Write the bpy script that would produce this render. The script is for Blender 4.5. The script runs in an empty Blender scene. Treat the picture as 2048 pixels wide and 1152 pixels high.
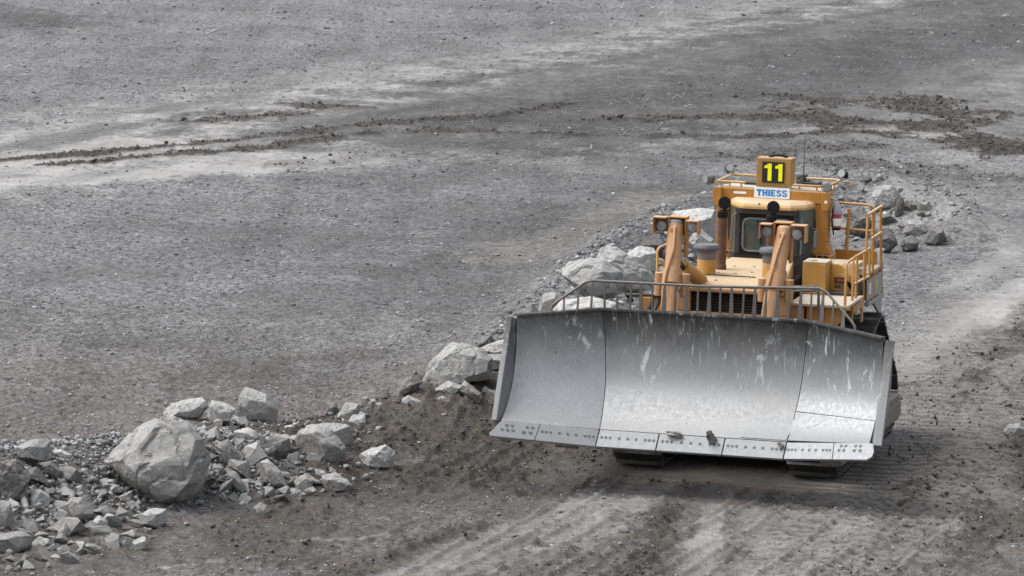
import bpy, bmesh, math, random
import numpy as np
from mathutils import Vector, Matrix

# ------------------------------------------------------------------ camera, sky, sun, exposure
S = bpy.context.scene
COL = S.collection
F_PX, PW, PH = 8470.0, 2048.0, 1152.0
PITCH, ROLL = math.radians(7.3), math.radians(1.5)
fw = np.array([0, math.cos(PITCH), -math.sin(PITCH)])
rt0 = np.array([1.0, 0, 0]); up0 = np.cross(rt0, fw)
RT = math.cos(ROLL) * rt0 + math.sin(ROLL) * up0
UP = -math.sin(ROLL) * rt0 + math.cos(ROLL) * up0
CAM = np.array([-3.4794, -67.8161, 11.6653])
cd = bpy.data.cameras.new('camera'); cam = bpy.data.objects.new('camera', cd); COL.objects.link(cam)
cd.sensor_width = 36.0; cd.lens = F_PX * 36.0 / PW; cd.clip_start = 1.0; cd.clip_end = 9000.0
cam.matrix_world = Matrix(((RT[0], UP[0], -fw[0], CAM[0]), (RT[1], UP[1], -fw[1], CAM[1]), (RT[2], UP[2], -fw[2], CAM[2]), (0, 0, 0, 1)))
cd.dof.use_dof = True; cd.dof.focus_distance = 70.0; cd.dof.aperture_fstop = 5.6
S.camera = cam

SUN_EL, SUN_AZ = math.radians(58), math.radians(272)      # veiled sun high on the left
w = bpy.data.worlds.new('World'); S.world = w; w.use_nodes = True
nt = w.node_tree; nt.nodes.clear()
sky = nt.nodes.new('ShaderNodeTexSky'); sky.sky_type = 'NISHITA'; sky.sun_disc = False
sky.sun_elevation = SUN_EL; sky.sun_rotation = SUN_AZ; sky.dust_density = 4.0; sky.air_density = 1.0
hs = nt.nodes.new('ShaderNodeHueSaturation'); hs.inputs['Saturation'].default_value = 0.22
bg = nt.nodes.new('ShaderNodeBackground'); bg.inputs['Strength'].default_value = 0.14
wo = nt.nodes.new('ShaderNodeOutputWorld')
nt.links.new(sky.outputs[0], hs.inputs['Color']); nt.links.new(hs.outputs[0], bg.inputs['Color']); nt.links.new(bg.outputs[0], wo.inputs['Surface'])
sl = bpy.data.lights.new('sun', 'SUN'); sl.energy = 0.75; sl.angle = math.radians(45); sl.color = (1, .97, .93)
so = bpy.data.objects.new('sun', sl); COL.objects.link(so)
_d = Vector((math.sin(SUN_AZ) * math.cos(SUN_EL), math.cos(SUN_AZ) * math.cos(SUN_EL), math.sin(SUN_EL)))
so.rotation_euler = _d.to_track_quat('Z', 'Y').to_euler()
S.view_settings.view_transform = 'Standard'; S.view_settings.look = 'None'
S.view_settings.gamma = 1.0; S.view_settings.use_curve_mapping = False
S.view_settings.exposure = 0.93

rng = np.random.default_rng(11); random.seed(11)

# ------------------------------------------------------------------ shader helpers
def lin(r, g, b):
    f = lambda c: (c / 255 / 12.92) if c / 255 <= .04045 else ((c / 255 + .055) / 1.055) ** 2.4
    return (f(r), f(g), f(b), 1)
class Sh:
    def __init__(s, name):
        s.m = bpy.data.materials.new(name); s.m.use_nodes = True; s.t = s.m.node_tree
        s.b = s.t.nodes['Principled BSDF']; s.o = s.t.nodes['Material Output']
        s.tc = s.t.nodes.new('ShaderNodeTexCoord'); s.geo = None
    def n(s, typ, **kw):
        x = s.t.nodes.new(typ)
        for k, v in kw.items(): setattr(x, k, v)
        return x
    def l(s, a, b): s.t.links.new(a, b)
    def put(s, sock, v):
        if hasattr(v, 'links'): s.l(v, sock)
        else: sock.default_value = v
    def coord(s, scale=(1, 1, 1), src='Object', rot=(0, 0, 0)):
        mp = s.n('ShaderNodeMapping'); mp.inputs['Scale'].default_value = scale; mp.inputs['Rotation'].default_value = rot
        s.l(s.tc.outputs[src], mp.inputs['Vector']); return mp.outputs[0]
    def noise(s, scale, detail=4, rough=.55, co=None, dist=0.0):
        x = s.n('ShaderNodeTexNoise'); x.inputs['Scale'].default_value = scale; x.inputs['Detail'].default_value = detail
        x.inputs['Roughness'].default_value = rough; x.inputs['Distortion'].default_value = dist
        s.l(co or s.tc.outputs['Object'], x.inputs['Vector']); return x.outputs['Fac']
    def voro(s, scale, co=None, out='Color', feature='F1'):
        x = s.n('ShaderNodeTexVoronoi'); x.feature = feature; x.inputs['Scale'].default_value = scale
        s.l(co or s.tc.outputs['Object'], x.inputs['Vector']); return x.outputs[out]
    def ramp(s, fac, stops):
        x = s.n('ShaderNodeValToRGB'); e = x.color_ramp.elements
        while len(e) < len(stops): e.new(.5)
        for k, (p, c) in enumerate(stops):
            e[k].position = p; e[k].color = c if isinstance(c, tuple) else (c, c, c, 1)
        s.l(fac, x.inputs[0]); return x.outputs[0]
    def mix(s, fac, a, b, mode='MIX'):
        x = s.n('ShaderNodeMix', data_type='RGBA', blend_type=mode)
        s.put(x.inputs[0], fac); s.put(x.inputs[6], a); s.put(x.inputs[7], b); return x.outputs[2]
    def math(s, op, a, b=0.0, c=0.0, clamp=False):
        x = s.n('ShaderNodeMath', operation=op, use_clamp=clamp)
        s.put(x.inputs[0], a); s.put(x.inputs[1], b); s.put(x.inputs[2], c); return x.outputs[0]
    def up(s, lo=.35, hi=.95):                       # how far the surface faces the sky, for settled dust
        g = s.n('ShaderNodeNewGeometry'); x = s.n('ShaderNodeSeparateXYZ'); s.l(g.outputs['Normal'], x.inputs[0])
        r = s.n('ShaderNodeMapRange'); r.interpolation_type = 'SMOOTHSTEP'
        r.inputs[1].default_value = lo; r.inputs[2].default_value = hi; s.l(x.outputs[2], r.inputs[0]); return r.outputs[0]
    def attr(s, name):
        x = s.n('ShaderNodeAttribute', attribute_name=name); return x.outputs['Fac']
    def rnd(s):
        return s.n('ShaderNodeObjectInfo').outputs['Random']
    def bump(s, h, strength=.4, dist=.02):
        x = s.n('ShaderNodeBump'); x.inputs['Strength'].default_value = strength; x.inputs['Distance'].default_value = dist
        s.l(h, x.inputs['Height']); s.l(x.outputs[0], s.b.inputs['Normal'])
    def fin(s, col, rough=.8, metal=0.0, spec=.3):
        s.put(s.b.inputs['Base Color'], col); s.put(s.b.inputs['Roughness'], rough); s.put(s.b.inputs['Metallic'], metal)
        s.b.inputs['Specular IOR Level'].default_value = spec; return s.m

def paint(name, col, dust=lin(205, 190, 165), top=.75, film=.25, rust=.1, rough=.55, seed=0.0):
    s = Sh(name)
    n1 = s.noise(1.7 + seed, 6, .65); n2 = s.noise(9 + seed, 5, .6); n3 = s.noise(26 + seed, 3, .6)
    streak = s.noise(3.0, 5, .6, s.coord((9, 9, .9)))
    base = s.mix(s.ramp(n1, [(.3, .0), (.75, 1.)]), tuple(c * .82 for c in col[:3]) + (1,), tuple(min(1, c * 1.12) for c in col[:3]) + (1,))
    grime = s.ramp(s.math('MULTIPLY', n2, streak), [(.24, 0.), (.42, 1.)])
    base = s.mix(s.math('MULTIPLY', grime, .50), base, (.085, .062, .042, 1))
    run = s.math('MULTIPLY', s.ramp(s.noise(2.2, 6, .7, s.coord((12, 12, .7))), [(.54, 0.), (.68, 1.)]), s.ramp(n1, [(.35, .3), (.65, 1.)]))
    base = s.mix(s.math('MULTIPLY', run, .42), base, (.12, .085, .055, 1))
    rs = s.ramp(s.math('ADD', s.math('MULTIPLY', n3, .6), s.math('MULTIPLY', n2, .45)), [(.60, 0.), (.66, 1.)])
    base = s.mix(s.math('MULTIPLY', rs, rust), base, (.06, .035, .022, 1))
    filmm = s.math('MULTIPLY', s.ramp(n2, [(.35, .2), (.7, 1.)]), film)
    base = s.mix(filmm, base, dust)
    dm = s.math('MULTIPLY', s.math('MULTIPLY', s.up(), s.ramp(n1, [(.25, .55), (.6, 1.)])), top)
    base = s.mix(dm, base, dust)
    s.bump(n3, .15, .004)
    return s.fin(base, s.ramp(n2, [(.3, rough - .08), (.7, min(1, rough + .2))]), 0, .4)
def plain(name, col, rough=.6, metal=0.0, var=.25, dust=0.25, dcol=lin(150, 145, 138)):
    s = Sh(name); n = s.noise(7, 5, .6); n2 = s.noise(40, 3)
    c = s.mix(n, tuple(v * (1 - var) for v in col[:3]) + (1,), tuple(min(1, v * (1 + var)) for v in col[:3]) + (1,))
    c = s.mix(s.math('MULTIPLY', s.math('MULTIPLY', s.up(.1, .9), n2), dust * 1.6, clamp=True), c, dcol)
    c = s.mix(s.math('MULTIPLY', n, dust * .4), c, dcol)
    s.bump(n2, .2, .004); return s.fin(c, rough, metal)
M = {}
M['yellow'] = paint('yellow_paint', lin(184, 132, 36), top=.6, film=.24)
M['bonnet'] = paint('dusty_bonnet_paint', lin(200, 155, 88), dust=lin(198, 180, 154), top=.85, film=.28)
M['tan'] = paint('faded_tan_paint', lin(178, 130, 86), dust=lin(196, 172, 146), top=.5, film=.32, rust=.18)
M['orange'] = paint('orange_yellow_paint', lin(178, 118, 28), dust=lin(190, 175, 152), top=.6, film=.14, rust=.16)
M['pale'] = paint('pale_dust_covered_deck', lin(180, 160, 125), dust=lin(190, 183, 172), top=.85, film=.45)
M['mustard'] = paint('mustard_box_paint', lin(164, 122, 54), dust=lin(180, 165, 140), top=.5, film=.2)
M['rail'] = paint('rail_paint', lin(188, 134, 56), dust=lin(212, 197, 172), top=.8, film=.14)
M['dark'] = plain('dark_steel', (.028, .027, .027), .6)
M['black'] = plain('black_soot', (.006, .006, .006), .75, dust=0.0)
M['rubber'] = plain('grey_rubber_cap', (.085, .10, .125), .55, dust=.3)
M['mesh'] = plain('intake_screen', (.16, .15, .145), .6, dust=.4)
M['rust'] = plain('rusty_exhaust', (.115, .062, .045), .8, var=.5, dust=.2, dcol=lin(150, 110, 85))
M['guard'] = plain('worn_guard_steel', (.125, .115, .108), .55, .35, dust=.3)
M['white'] = plain('white_sign', (.80, .80, .80), .5, var=.03, dust=.05)
M['blue'] = plain('sign_blue', (.02, .21, .55), .5, var=.05, dust=.02)
M['plate'] = plain('number_plate_black', (.02, .02, .021), .5, dust=.05)
M['fluoro'] = plain('fluorescent_yellow', (.93, .90, .01), .5, var=.03, dust=.0)
M['red'] = plain('red_decal', (.34, .05, .06), .5, dust=.2)
M['armgrey'] = plain('dirty_push_arm', (.17, .155, .14), .7, .1, dust=.5)
M['lime'] = plain('lime_decal', (.55, .62, .06), .5, dust=.1)
M['silver'] = plain('dusty_silver_panel', (.33, .32, .31), .5, .3, dust=.45)
M['lens'] = plain('lamp_lens', (.32, .335, .34), .15, dust=.12)
M['lampgrey'] = plain('lamp_housing_grey', (.13, .135, .14), .5, dust=.3)
M['grille'] = plain('grille_black', (.012, .012, .012), .6, dust=.15)
M['trackside'] = plain('track_link_dark', (.020, .018, .017), .8, dust=.12)
M['rag'] = plain('cloudy_plastic', (.36, .38, .42), .4, dust=.2)
M['seat'] = plain('seat_dark', (.03, .03, .035), .8, dust=.1)
def shoe_mat():
    s = Sh('worn_track_shoe'); n = s.noise(8, 5, .6); n2 = s.noise(2.2, 4)
    c = s.mix(s.ramp(n, [(.35, 0.), (.62, 1.)]), (.035, .032, .030, 1), (.12, .122, .125, 1))
    c = s.mix(s.math('MULTIPLY', s.ramp(n2, [(.4, 0.), (.6, 1.)]), .5), c, (.13, .12, .11, 1))
    s.bump(n, .3, .01)
    return s.fin(c, s.ramp(n, [(.3, .75), (.7, .33)]), s.ramp(n, [(.35, .1), (.6, .85)]))
M['shoe'] = shoe_mat()
def blade_mat(name, tone, cool, marks):
    s = Sh(name)
    br = s.noise(4.0, 7, .75, s.coord((16, 16, .8)))                  # vertical scour from earth sliding up the plate
    br2 = s.noise(5.0, 4, .6, s.coord((5, 5, .35)))
    big = s.noise(.9, 5, .6); mid = s.noise(3.5, 6, .7)
    c = s.mix(br, tuple(v * .72 for v in tone) + (1,), tuple(min(1, v * 1.2) for v in tone) + (1,))
    c = s.mix(s.math('MULTIPLY', s.ramp(big, [(.35, 0.), (.65, 1.)]), .55), c, cool + (1,))
    # dried dirt film; its dark top also paints in the ground mirrored in the plate
    sep = s.n('ShaderNodeSeparateXYZ'); s.l(s.tc.outputs['Object'], sep.inputs[0])
    zz = s.n('ShaderNodeMapRange'); zz.inputs[1].default_value = 1.6; zz.inputs[2].default_value = 2.9; s.l(sep.outputs[2], zz.inputs[0])
    film = s.math('MULTIPLY', s.ramp(s.math('ADD', s.math('ADD', s.math('MULTIPLY', zz.outputs[0], .72), s.math('MULTIPLY', mid, .22)), s.math('MULTIPLY', big, .25)), [(.34, 0.), (.88, 1.)]), .90)
    c = s.mix(film, c, (.034, .031, .028, 1))
    # thin pale stone flour rubbed into the plate
    flour = s.math('MULTIPLY', s.ramp(s.math('ADD', s.math('MULTIPLY', br2, .55), s.math('MULTIPLY', br, .5)), [(.38, .30), (.68, .90)]), s.math('SUBTRACT', 1.0, film))
    c = s.mix(s.math('MULTIPLY', flour, .9), c, (.285, .29, .295, 1))
    # pale smears and scratches
    sm1 = s.noise(1.0, 6, .68, s.coord((7, 5, 2.2), rot=(0, .28, 0)), .8)
    sm2 = s.noise(1.3, 2, .5)
    mk = s.math('MULTIPLY', s.ramp(sm1, [(.565, 0.), (.63, 1.)]), s.ramp(sm2, [(.40, 0.), (.55, 1.)]))
    sc = s.noise(1.0, 4, .65, s.coord((30, 6, 1.9), rot=(0, -.45, 0)), 1.3)
    mk2 = s.math('MULTIPLY', s.ramp(sc, [(.62, 0.), (.66, .8)]), s.ramp(s.noise(2.1, 2), [(.42, 0.), (.56, 1.)]))
    sc3 = s.noise(1.0, 3, .6, s.coord((40, 6, 1.4), rot=(0, .6, 0)), 1.0)
    mk2 = s.math('MAXIMUM', mk2, s.ramp(sc3, [(.66, 0.), (.69, .6)]))
    hi = s.math('MULTIPLY', s.math('MAXIMUM', mk, mk2), s.ramp(s.math('ADD', zz.outputs[0], s.math('MULTIPLY', big, .5)), [(.22, .12), (.5, 1.)]))
    mk = s.math('MULTIPLY', hi, marks, clamp=True)
    c = s.mix(mk, c, (.50, .51, .51, 1))
    # dark dents and rust freckles
    pit = s.math('MULTIPLY', s.ramp(s.noise(11, 4, .6, s.coord((1, 1, .6))), [(.66, 0.), (.70, .6)]), s.ramp(mid, [(.4, 0.), (.6, 1.)]))
    c = s.mix(pit, c, (.075, .062, .052, 1))
    rough = s.math('ADD', s.ramp(br2, [(.3, .42), (.7, .58)]), s.math('MULTIPLY', film, .25))
    rough = s.math('ADD', rough, s.math('MULTIPLY', mk, .4))
    metal = s.math('SUBTRACT', s.math('SUBTRACT', .90, s.math('MULTIPLY', flour, .75)), s.math('ADD', s.math('MULTIPLY', film, .5), mk), clamp=True)
    h = s.math('ADD', s.math('MULTIPLY', br, .4), s.math('MULTIPLY', big, 3.0))
    s.bump(h, .05, .02)
    return s.fin(c, rough, metal)
M['blade'] = blade_mat('scoured_blade_steel', (.345, .342, .335), (.295, .312, .335), 1.)
M['bladeblue'] = blade_mat('dimmed_bluish_wing_steel', (.25, .262, .28), (.215, .24, .265), 1.)  # bluish steel, its colour also darkened against sun glare on the right wing
M['bladeleft'] = blade_mat('brightened_blue_grey_wing_steel', (.50, .505, .51), (.42, .455, .495), 1.)  # colour raised to paint light onto the wing turned from the sun
M['edge'] = blade_mat('polished_edge_steel', (.31, .315, .32), (.285, .30, .32), .5)
M['rim'] = blade_mat('worn_rim_steel', (.20, .20, .20), (.16, .165, .17), .6)
def glass_mat():
    s = Sh('dusty_cab_glass'); n = s.noise(3, 5)
    s.b.inputs['Transmission Weight'].default_value = .86; s.b.inputs['IOR'].default_value = 1.45
    return s.fin((.40, .47, .455, 1), s.ramp(n, [(.3, .02), (.8, .12)]))
M['glass'] = glass_mat()
def rock_mat(name, a, b, dust, warm):
    s = Sh(name); co = s.tc.outputs['Object']
    n1 = s.noise(1.6, 7, .62, co, .3); n2 = s.noise(7, 8, .72, co); n3 = s.noise(30, 6, .7, co); st = s.noise(2.6, 6, .7, s.coord((1, 1, .45), rot=(.3, .2, 0)), .6)
    c = s.mix(s.ramp(n1, [(.3, 0.), (.7, 1.)]), a, b)
    c = s.mix(s.math('MULTIPLY', s.ramp(n2, [(.36, 1.), (.54, 0.)]), .6), c, warm)
    c = s.mix(s.math('MULTIPLY', s.ramp(st, [(.56, 0.), (.66, 1.)]), .55), c, warm)
    c = s.mix(s.math('MULTIPLY', s.ramp(st, [(.30, 1.), (.40, 0.)]), .6), c, dust)
    vein = s.noise(1.2, 4, .6, s.coord((1, 1.6, .5), rot=(.2, .35, 0)), 1.5)
    v = s.math('MULTIPLY', s.ramp(vein, [(.487, 0.), (.5, 1.), (.513, 0.)]), s.ramp(n2, [(.42, 0.), (.6, .7)]))
    c = s.mix(v, c, (.52, .53, .53, 1))
    c = s.mix(s.math('MULTIPLY', s.up(.15, .85), s.ramp(n2, [(.3, .30), (.6, .95)])), c, dust)
    c = s.mix(s.math('MULTIPLY', s.ramp(n3, [(.3, 1.), (.46, 0.)]), .4), c, warm)
    hv = s.n('ShaderNodeHueSaturation'); s.l(c, hv.inputs['Color'])
    s.l(s.math('ADD', s.math('MULTIPLY', s.rnd(), .38), .84), hv.inputs['Value'])
    s.bump(s.math('ADD', s.math('ADD', s.math('MULTIPLY', n2, 1.3), s.math('MULTIPLY', n3, .6)), s.math('MULTIPLY', st, 1.0)), .85, .06)
    return s.fin(hv.outputs[0], .92, 0, .15)
M['rock'] = rock_mat('grey_quarry_rock', (.235, .23, .222, 1), (.33, .325, .315, 1), (.44, .435, .425, 1), (.17, .163, .154, 1))
M['rockpale'] = rock_mat('pale_quarry_rock', (.29, .289, .282, 1), (.39, .388, .38, 1), (.52, .518, .51, 1), (.21, .205, .20, 1))
M['rockdark'] = rock_mat('dark_quarry_rock', (.10, .097, .094, 1), (.165, .16, .155, 1), (.25, .245, .238, 1), (.085, .08, .076, 1))
def chip_mat(name, lo, hi):
    s = Sh(name); r = s.attr('tone'); n = s.noise(14, 3)
    c = s.mix(r, lo, hi); c = s.mix(s.math('MULTIPLY', n, .3), c, tuple(v * .7 for v in lo[:3]) + (1,))
    return s.fin(c, .92, 0, .2)
M['chip'] = chip_mat('stone_chips', (.09, .09, .092, 1), (.48, .485, .49, 1))
M['clod'] = chip_mat('mud_clods', (.05, .046, .042, 1), (.135, .127, .119, 1))

# ------------------------------------------------------------------ mesh helpers
class MB:
    def __init__(s): s.v = []; s.f = []
    def add(s, vs, fs):
        o = len(s.v); s.v += [tuple(map(float, p)) for p in vs]; s.f += [tuple(i + o for i in f) for f in fs]; return s
    def box(s, x0, x1, y0, y1, z0, z1):
        return s.hexa([(x0, y0, z0), (x1, y0, z0), (x1, y1, z0), (x0, y1, z0), (x0, y0, z1), (x1, y0, z1), (x1, y1, z1), (x0, y1, z1)])
    def hexa(s, p):
        return s.add(p, [(0, 3, 2, 1), (4, 5, 6, 7), (0, 1, 5, 4), (1, 2, 6, 5), (2, 3, 7, 6), (3, 0, 4, 7)])
    def bar(s, a, b, w, h, up=(0, 0, 1)):            # rectangular bar between two points
        a, b = Vector(a), Vector(b); d = (b - a).normalized(); u = Vector(up)
        r = d.cross(u)
        if r.length < 1e-4: r = d.cross(Vector((0, 1, 0)))
        r.normalize(); u = r.cross(d); r *= w / 2; u *= h / 2
        return s.hexa([a - r - u, a + r - u, b + r - u, b - r - u, a - r + u, a + r + u, b + r + u, b - r + u])
    def tube(s, pts, r, n=10, caps=True, r1=None):
        pts = [Vector(p) for p in pts]; rings = []; prev = None
        for i, p in enumerate(pts):
            d = (pts[min(i + 1, len(pts) - 1)] - pts[max(i - 1, 0)]).normalized()
            if prev is None:
                u = d.orthogonal().normalized()
            else:
                u = (prev - d * prev.dot(d)).normalized()
            prev = u; v = d.cross(u)
            rr = r if r1 is None else r + (r1 - r) * i / (len(pts) - 1)
            rings.append([p + (u * math.cos(2 * math.pi * k / n) + v * math.sin(2 * math.pi * k / n)) * rr for k in range(n)])
        vs = [q for g in rings for q in g]; fs = []
        for i in range(len(rings) - 1):
            for k in range(n): fs.append((i * n + k, i * n + (k + 1) % n, (i + 1) * n + (k + 1) % n, (i + 1) * n + k))
        if caps: fs += [tuple(range(n - 1, -1, -1)), tuple(range((len(rings) - 1) * n, len(rings) * n))]
        return s.add(vs, fs)
    def cyl(s, a, b, r, n=16, r1=None): return s.tube([a, b], r, n, True, r1)
    def lathe(s, c, prof, n=20, axis='z'):           # prof: (radius, height)
        vs = []; fs = []
        for (r, h) in prof:
            for k in range(n):
                t = 2 * math.pi * k / n; a, b = r * math.cos(t), r * math.sin(t)
                vs.append((c[0] + a, c[1] + b, c[2] + h) if axis == 'z' else (c[0] + h, c[1] + a, c[2] + b) if axis == 'x' else (c[0] + a, c[1] + h, c[2] - b))
        for i in range(len(prof) - 1):
            for k in range(n): fs.append((i * n + k, i * n + (k + 1) % n, (i + 1) * n + (k + 1) % n, (i + 1) * n + k))
        fs += [tuple(range(n - 1, -1, -1)), tuple(range((len(prof) - 1) * n, len(prof) * n))]
        return s.add(vs, fs)
    def prism(s, poly, ext, axis='y'):               # poly in the two other axes, extruded from ext[0] to ext[1]
        n = len(poly); mk = {'y': lambda a, b, e: (a, e, b), 'x': lambda a, b, e: (e, a, b), 'z': lambda a, b, e: (a, b, e)}[axis]
        vs = [mk(a, b, ext[0]) for a, b in poly] + [mk(a, b, ext[1]) for a, b in poly]
        fs = [tuple(range(n)), tuple(range(2 * n - 1, n - 1, -1))] + [(i, i + n, (i + 1) % n + n, (i + 1) % n) for i in range(n)]
        return s.add(vs, fs)
    def mesh(s, name, smooth=None):
        me = bpy.data.meshes.new(name); me.from_pydata(s.v, [], s.f)
        bm = bmesh.new(); bm.from_mesh(me); bmesh.ops.recalc_face_normals(bm, faces=bm.faces); bm.to_mesh(me); bm.free()
        if smooth:
            me.polygons.foreach_set('use_smooth', [True] * len(me.polygons)); me.set_sharp_from_angle(angle=math.radians(smooth))
        return me
    def build(s, name, mat, parent=None, smooth=None, bevel=0.0, label=None):
        me = s.mesh(name, smooth); me.materials.append(M[mat] if isinstance(mat, str) else mat)
        o = bpy.data.objects.new(name, me); COL.objects.link(o); o.parent = parent
        if bevel:
            b = o.modifiers.new('bevel', 'BEVEL'); b.width = bevel; b.segments = 2; b.limit_method = 'ANGLE'; b.angle_limit = math.radians(35)
        if label: o['label'] = label
        return o
def tag(o, label=None, cat=None, group=None, kind=None):
    for k, v in (('label', label), ('category', cat), ('group', group), ('kind', kind)):
        if v: o[k] = v
    return o
def copy_of(o, parent, **loc):
    c = o.copy(); COL.objects.link(c); c.parent = parent; return c

# ------------------------------------------------------------------ noise
def _hash(ix, iy, seed):
    h = (ix.astype(np.int64) * 374761393 + iy.astype(np.int64) * 668265263 + seed * 1442695041) & 0xFFFFFFFF
    h = ((h ^ (h >> 13)) * 1274126177) & 0xFFFFFFFF
    return (h ^ (h >> 16)) & 0xFFFFFFFF
def vnoise(x, y, seed=0):                            # gradient noise, about -1..1
    ix, iy = np.floor(x), np.floor(y); fx, fy = x - ix, y - iy
    u, v = fx * fx * fx * (fx * (fx * 6 - 15) + 10), fy * fy * fy * (fy * (fy * 6 - 15) + 10)
    def g(dx, dy):
        a = _hash(ix + dx, iy + dy, seed) * (2 * math.pi / 4294967296.0)
        return np.cos(a) * (fx - dx) + np.sin(a) * (fy - dy)
    a = g(0, 0); b = g(1, 0); c = g(0, 1); d = g(1, 1)
    return 1.5 * ((a + (b - a) * u) * (1 - v) + (c + (d - c) * u) * v)
def fbm(x, y, octv, seed=0, gain=.5):
    t = np.zeros_like(x); a = 1.0; f = 1.0
    for k in range(octv):
        t += a * vnoise(x * f + 17.3 * k, y * f - 9.1 * k, seed + k); a *= gain; f *= 2.03
    return t
def sstep(e0, e1, x):
    t = np.clip((x - e0) / (e1 - e0), 0, 1); return t * t * (3 - 2 * t)
# ------------------------------------------------------------------ terrain
def seg_dist(x, y, pts):
    """distance to a polyline and the blended per-point value (third column) at the closest point"""
    best = np.full(x.shape, 1e9); val = np.zeros(x.shape)
    for (x0, y0, h0), (x1, y1, h1) in zip(pts[:-1], pts[1:]):
        dx, dy = x1 - x0, y1 - y0; t = np.clip(((x - x0) * dx + (y - y0) * dy) / (dx * dx + dy * dy), 0, 1)
        d = np.hypot(x - x0 - t * dx, y - y0 - t * dy); m = d < best
        best = np.where(m, d, best); val = np.where(m, h0 + (h1 - h0) * t, val)
    return best, val
BERMS = [  # ridge lines (x, y, height) of heaped rubble, and half width
    ([(-14.5, -7.5, .8), (-11.6, -4.6, .85), (-9.4, -2.6, .75), (-7.6, -1.0, .6), (-6.2, .9, .45), (-5.2, 2.0, .3)], 3.1),
    ([(-6.4, .6, .25), (-5.2, 2.2, .65), (-4.2, 4.0, .95), (-3.4, 5.6, .8)], 2.3),
    ([(-4.2, 7.2, .6), (-3.3, 11.0, .55), (-2.2, 18.0, .6), (-1.0, 25.5, .7), (.6, 33.0, .9), (3.0, 38.5, 1.1), (5.6, 38.3, 1.3), (7.2, 35.8, .9), (7.9, 33.8, .3)], 2.5)]
def berm(x, y):
    h = np.zeros(x.shape)
    for pts, wd in BERMS:
        d, v = seg_dist(x, y, pts); t = np.clip(1 - d / wd, 0, 1); h = np.maximum(h, v * t * t * (3 - 2 * t))
    return h
def base_h(x, y):
    return berm(x, y) + .10 * vnoise(x * .11, y * .07, 5) * sstep(3, 9, np.hypot(x, y - 2.5))
def gp(px, py, extra=0.0):
    """the point of the ground surface seen at this place of the photograph"""
    v = fw + RT * (px - PW / 2) / F_PX - UP * (py - PH / 2) / F_PX; v = v / np.linalg.norm(v)
    t0 = (CAM[2] - 2.2) / -v[2]; ts = np.linspace(t0, CAM[2] / -v[2] + 12, 400)
    P = CAM[None, :] + v[None, :] * ts[:, None]
    k = np.argmax(P[:, 2] <= base_h(P[:, 0], P[:, 1]) + extra)
    return P[k]
def g0(px, py):
    v = fw + RT * (px - PW / 2) / F_PX - UP * (py - PH / 2) / F_PX; t = CAM[2] / -v[2]; p = CAM + v * t; return p[0], p[1]
# bands of the pit floor, as paths on the ground: points, half width in metres, strength
DUST = [([(-150, 345), (200, 285), (560, 225), (900, 165), (1250, 105), (1600, 40), (1900, -15)], 5.5, .95),
        ([(-150, 372), (250, 348), (560, 325), (820, 300)], 2.2, .8), ([(420, 318), (700, 285), (1000, 256)], 1.6, .75),
        ([(1300, 225), (1500, 215), (1640, 225), (1700, 205)], 2.2, .5), ([(1830, 262), (1880, 215), (2060, 130)], 3.2, .7),
        ([(1560, 265), (1660, 235), (1760, 215), (1850, 200)], 1.4, .5),
        ([(1080, 330), (1260, 290), (1500, 300)], 2.6, .30),
        ([(1770, 752), (1850, 690), (1960, 615), (2070, 560)], .75, .8), ([(1780, 690), (1870, 620), (1960, 560), (2070, 500)], .8, .55),
        ([(1850, 470), (1960, 480), (2060, 455)], 1.6, .35), ([(1940, 180), (1920, 330), (1990, 420)], 1.6, .3),
        ([(780, 1165), (960, 1085), (1110, 1030), (1260, 970)], .34, .75), ([(880, 1165), (1060, 1080), (1200, 1020), (1340, 965)], .28, .6),
        ([(1010, 1165), (1130, 1090), (1260, 1010), (1360, 960)], .36, .7), ([(1400, 1165), (1410, 1080), (1440, 985)], .3, .8), ([(830, 1165), (1010, 1085), (1150, 1028)], .16, .9), ([(950, 1165), (1100, 1085), (1230, 1012)], .15, .9), ([(1080, 1165), (1190, 1090), (1310, 1000)], .2, .7),
        ([(1530, 1165), (1520, 1060), (1500, 985)], .33, .5), ([(1600, 1170), (1660, 1100), (1690, 1050)], .2, .4),
        ([(180, 1142), (300, 1138), (440, 1124)], .12, .9), ([(560, 1092), (660, 1082), (770, 1074)], .12, .9), ([(730, 980), (800, 984), (880, 990)], .14, .6),
        ([(420, 1120), (520, 1112)], .08, .8), ([(690, 1035), (780, 1045)], .1, .6), ([(1640, 560), (1730, 555)], .5, .5),
        ([(930, 1105), (1010, 1085), (1060, 1060)], .15, .7), ([(1760, 840), (1800, 858)], .12, .7)]
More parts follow.
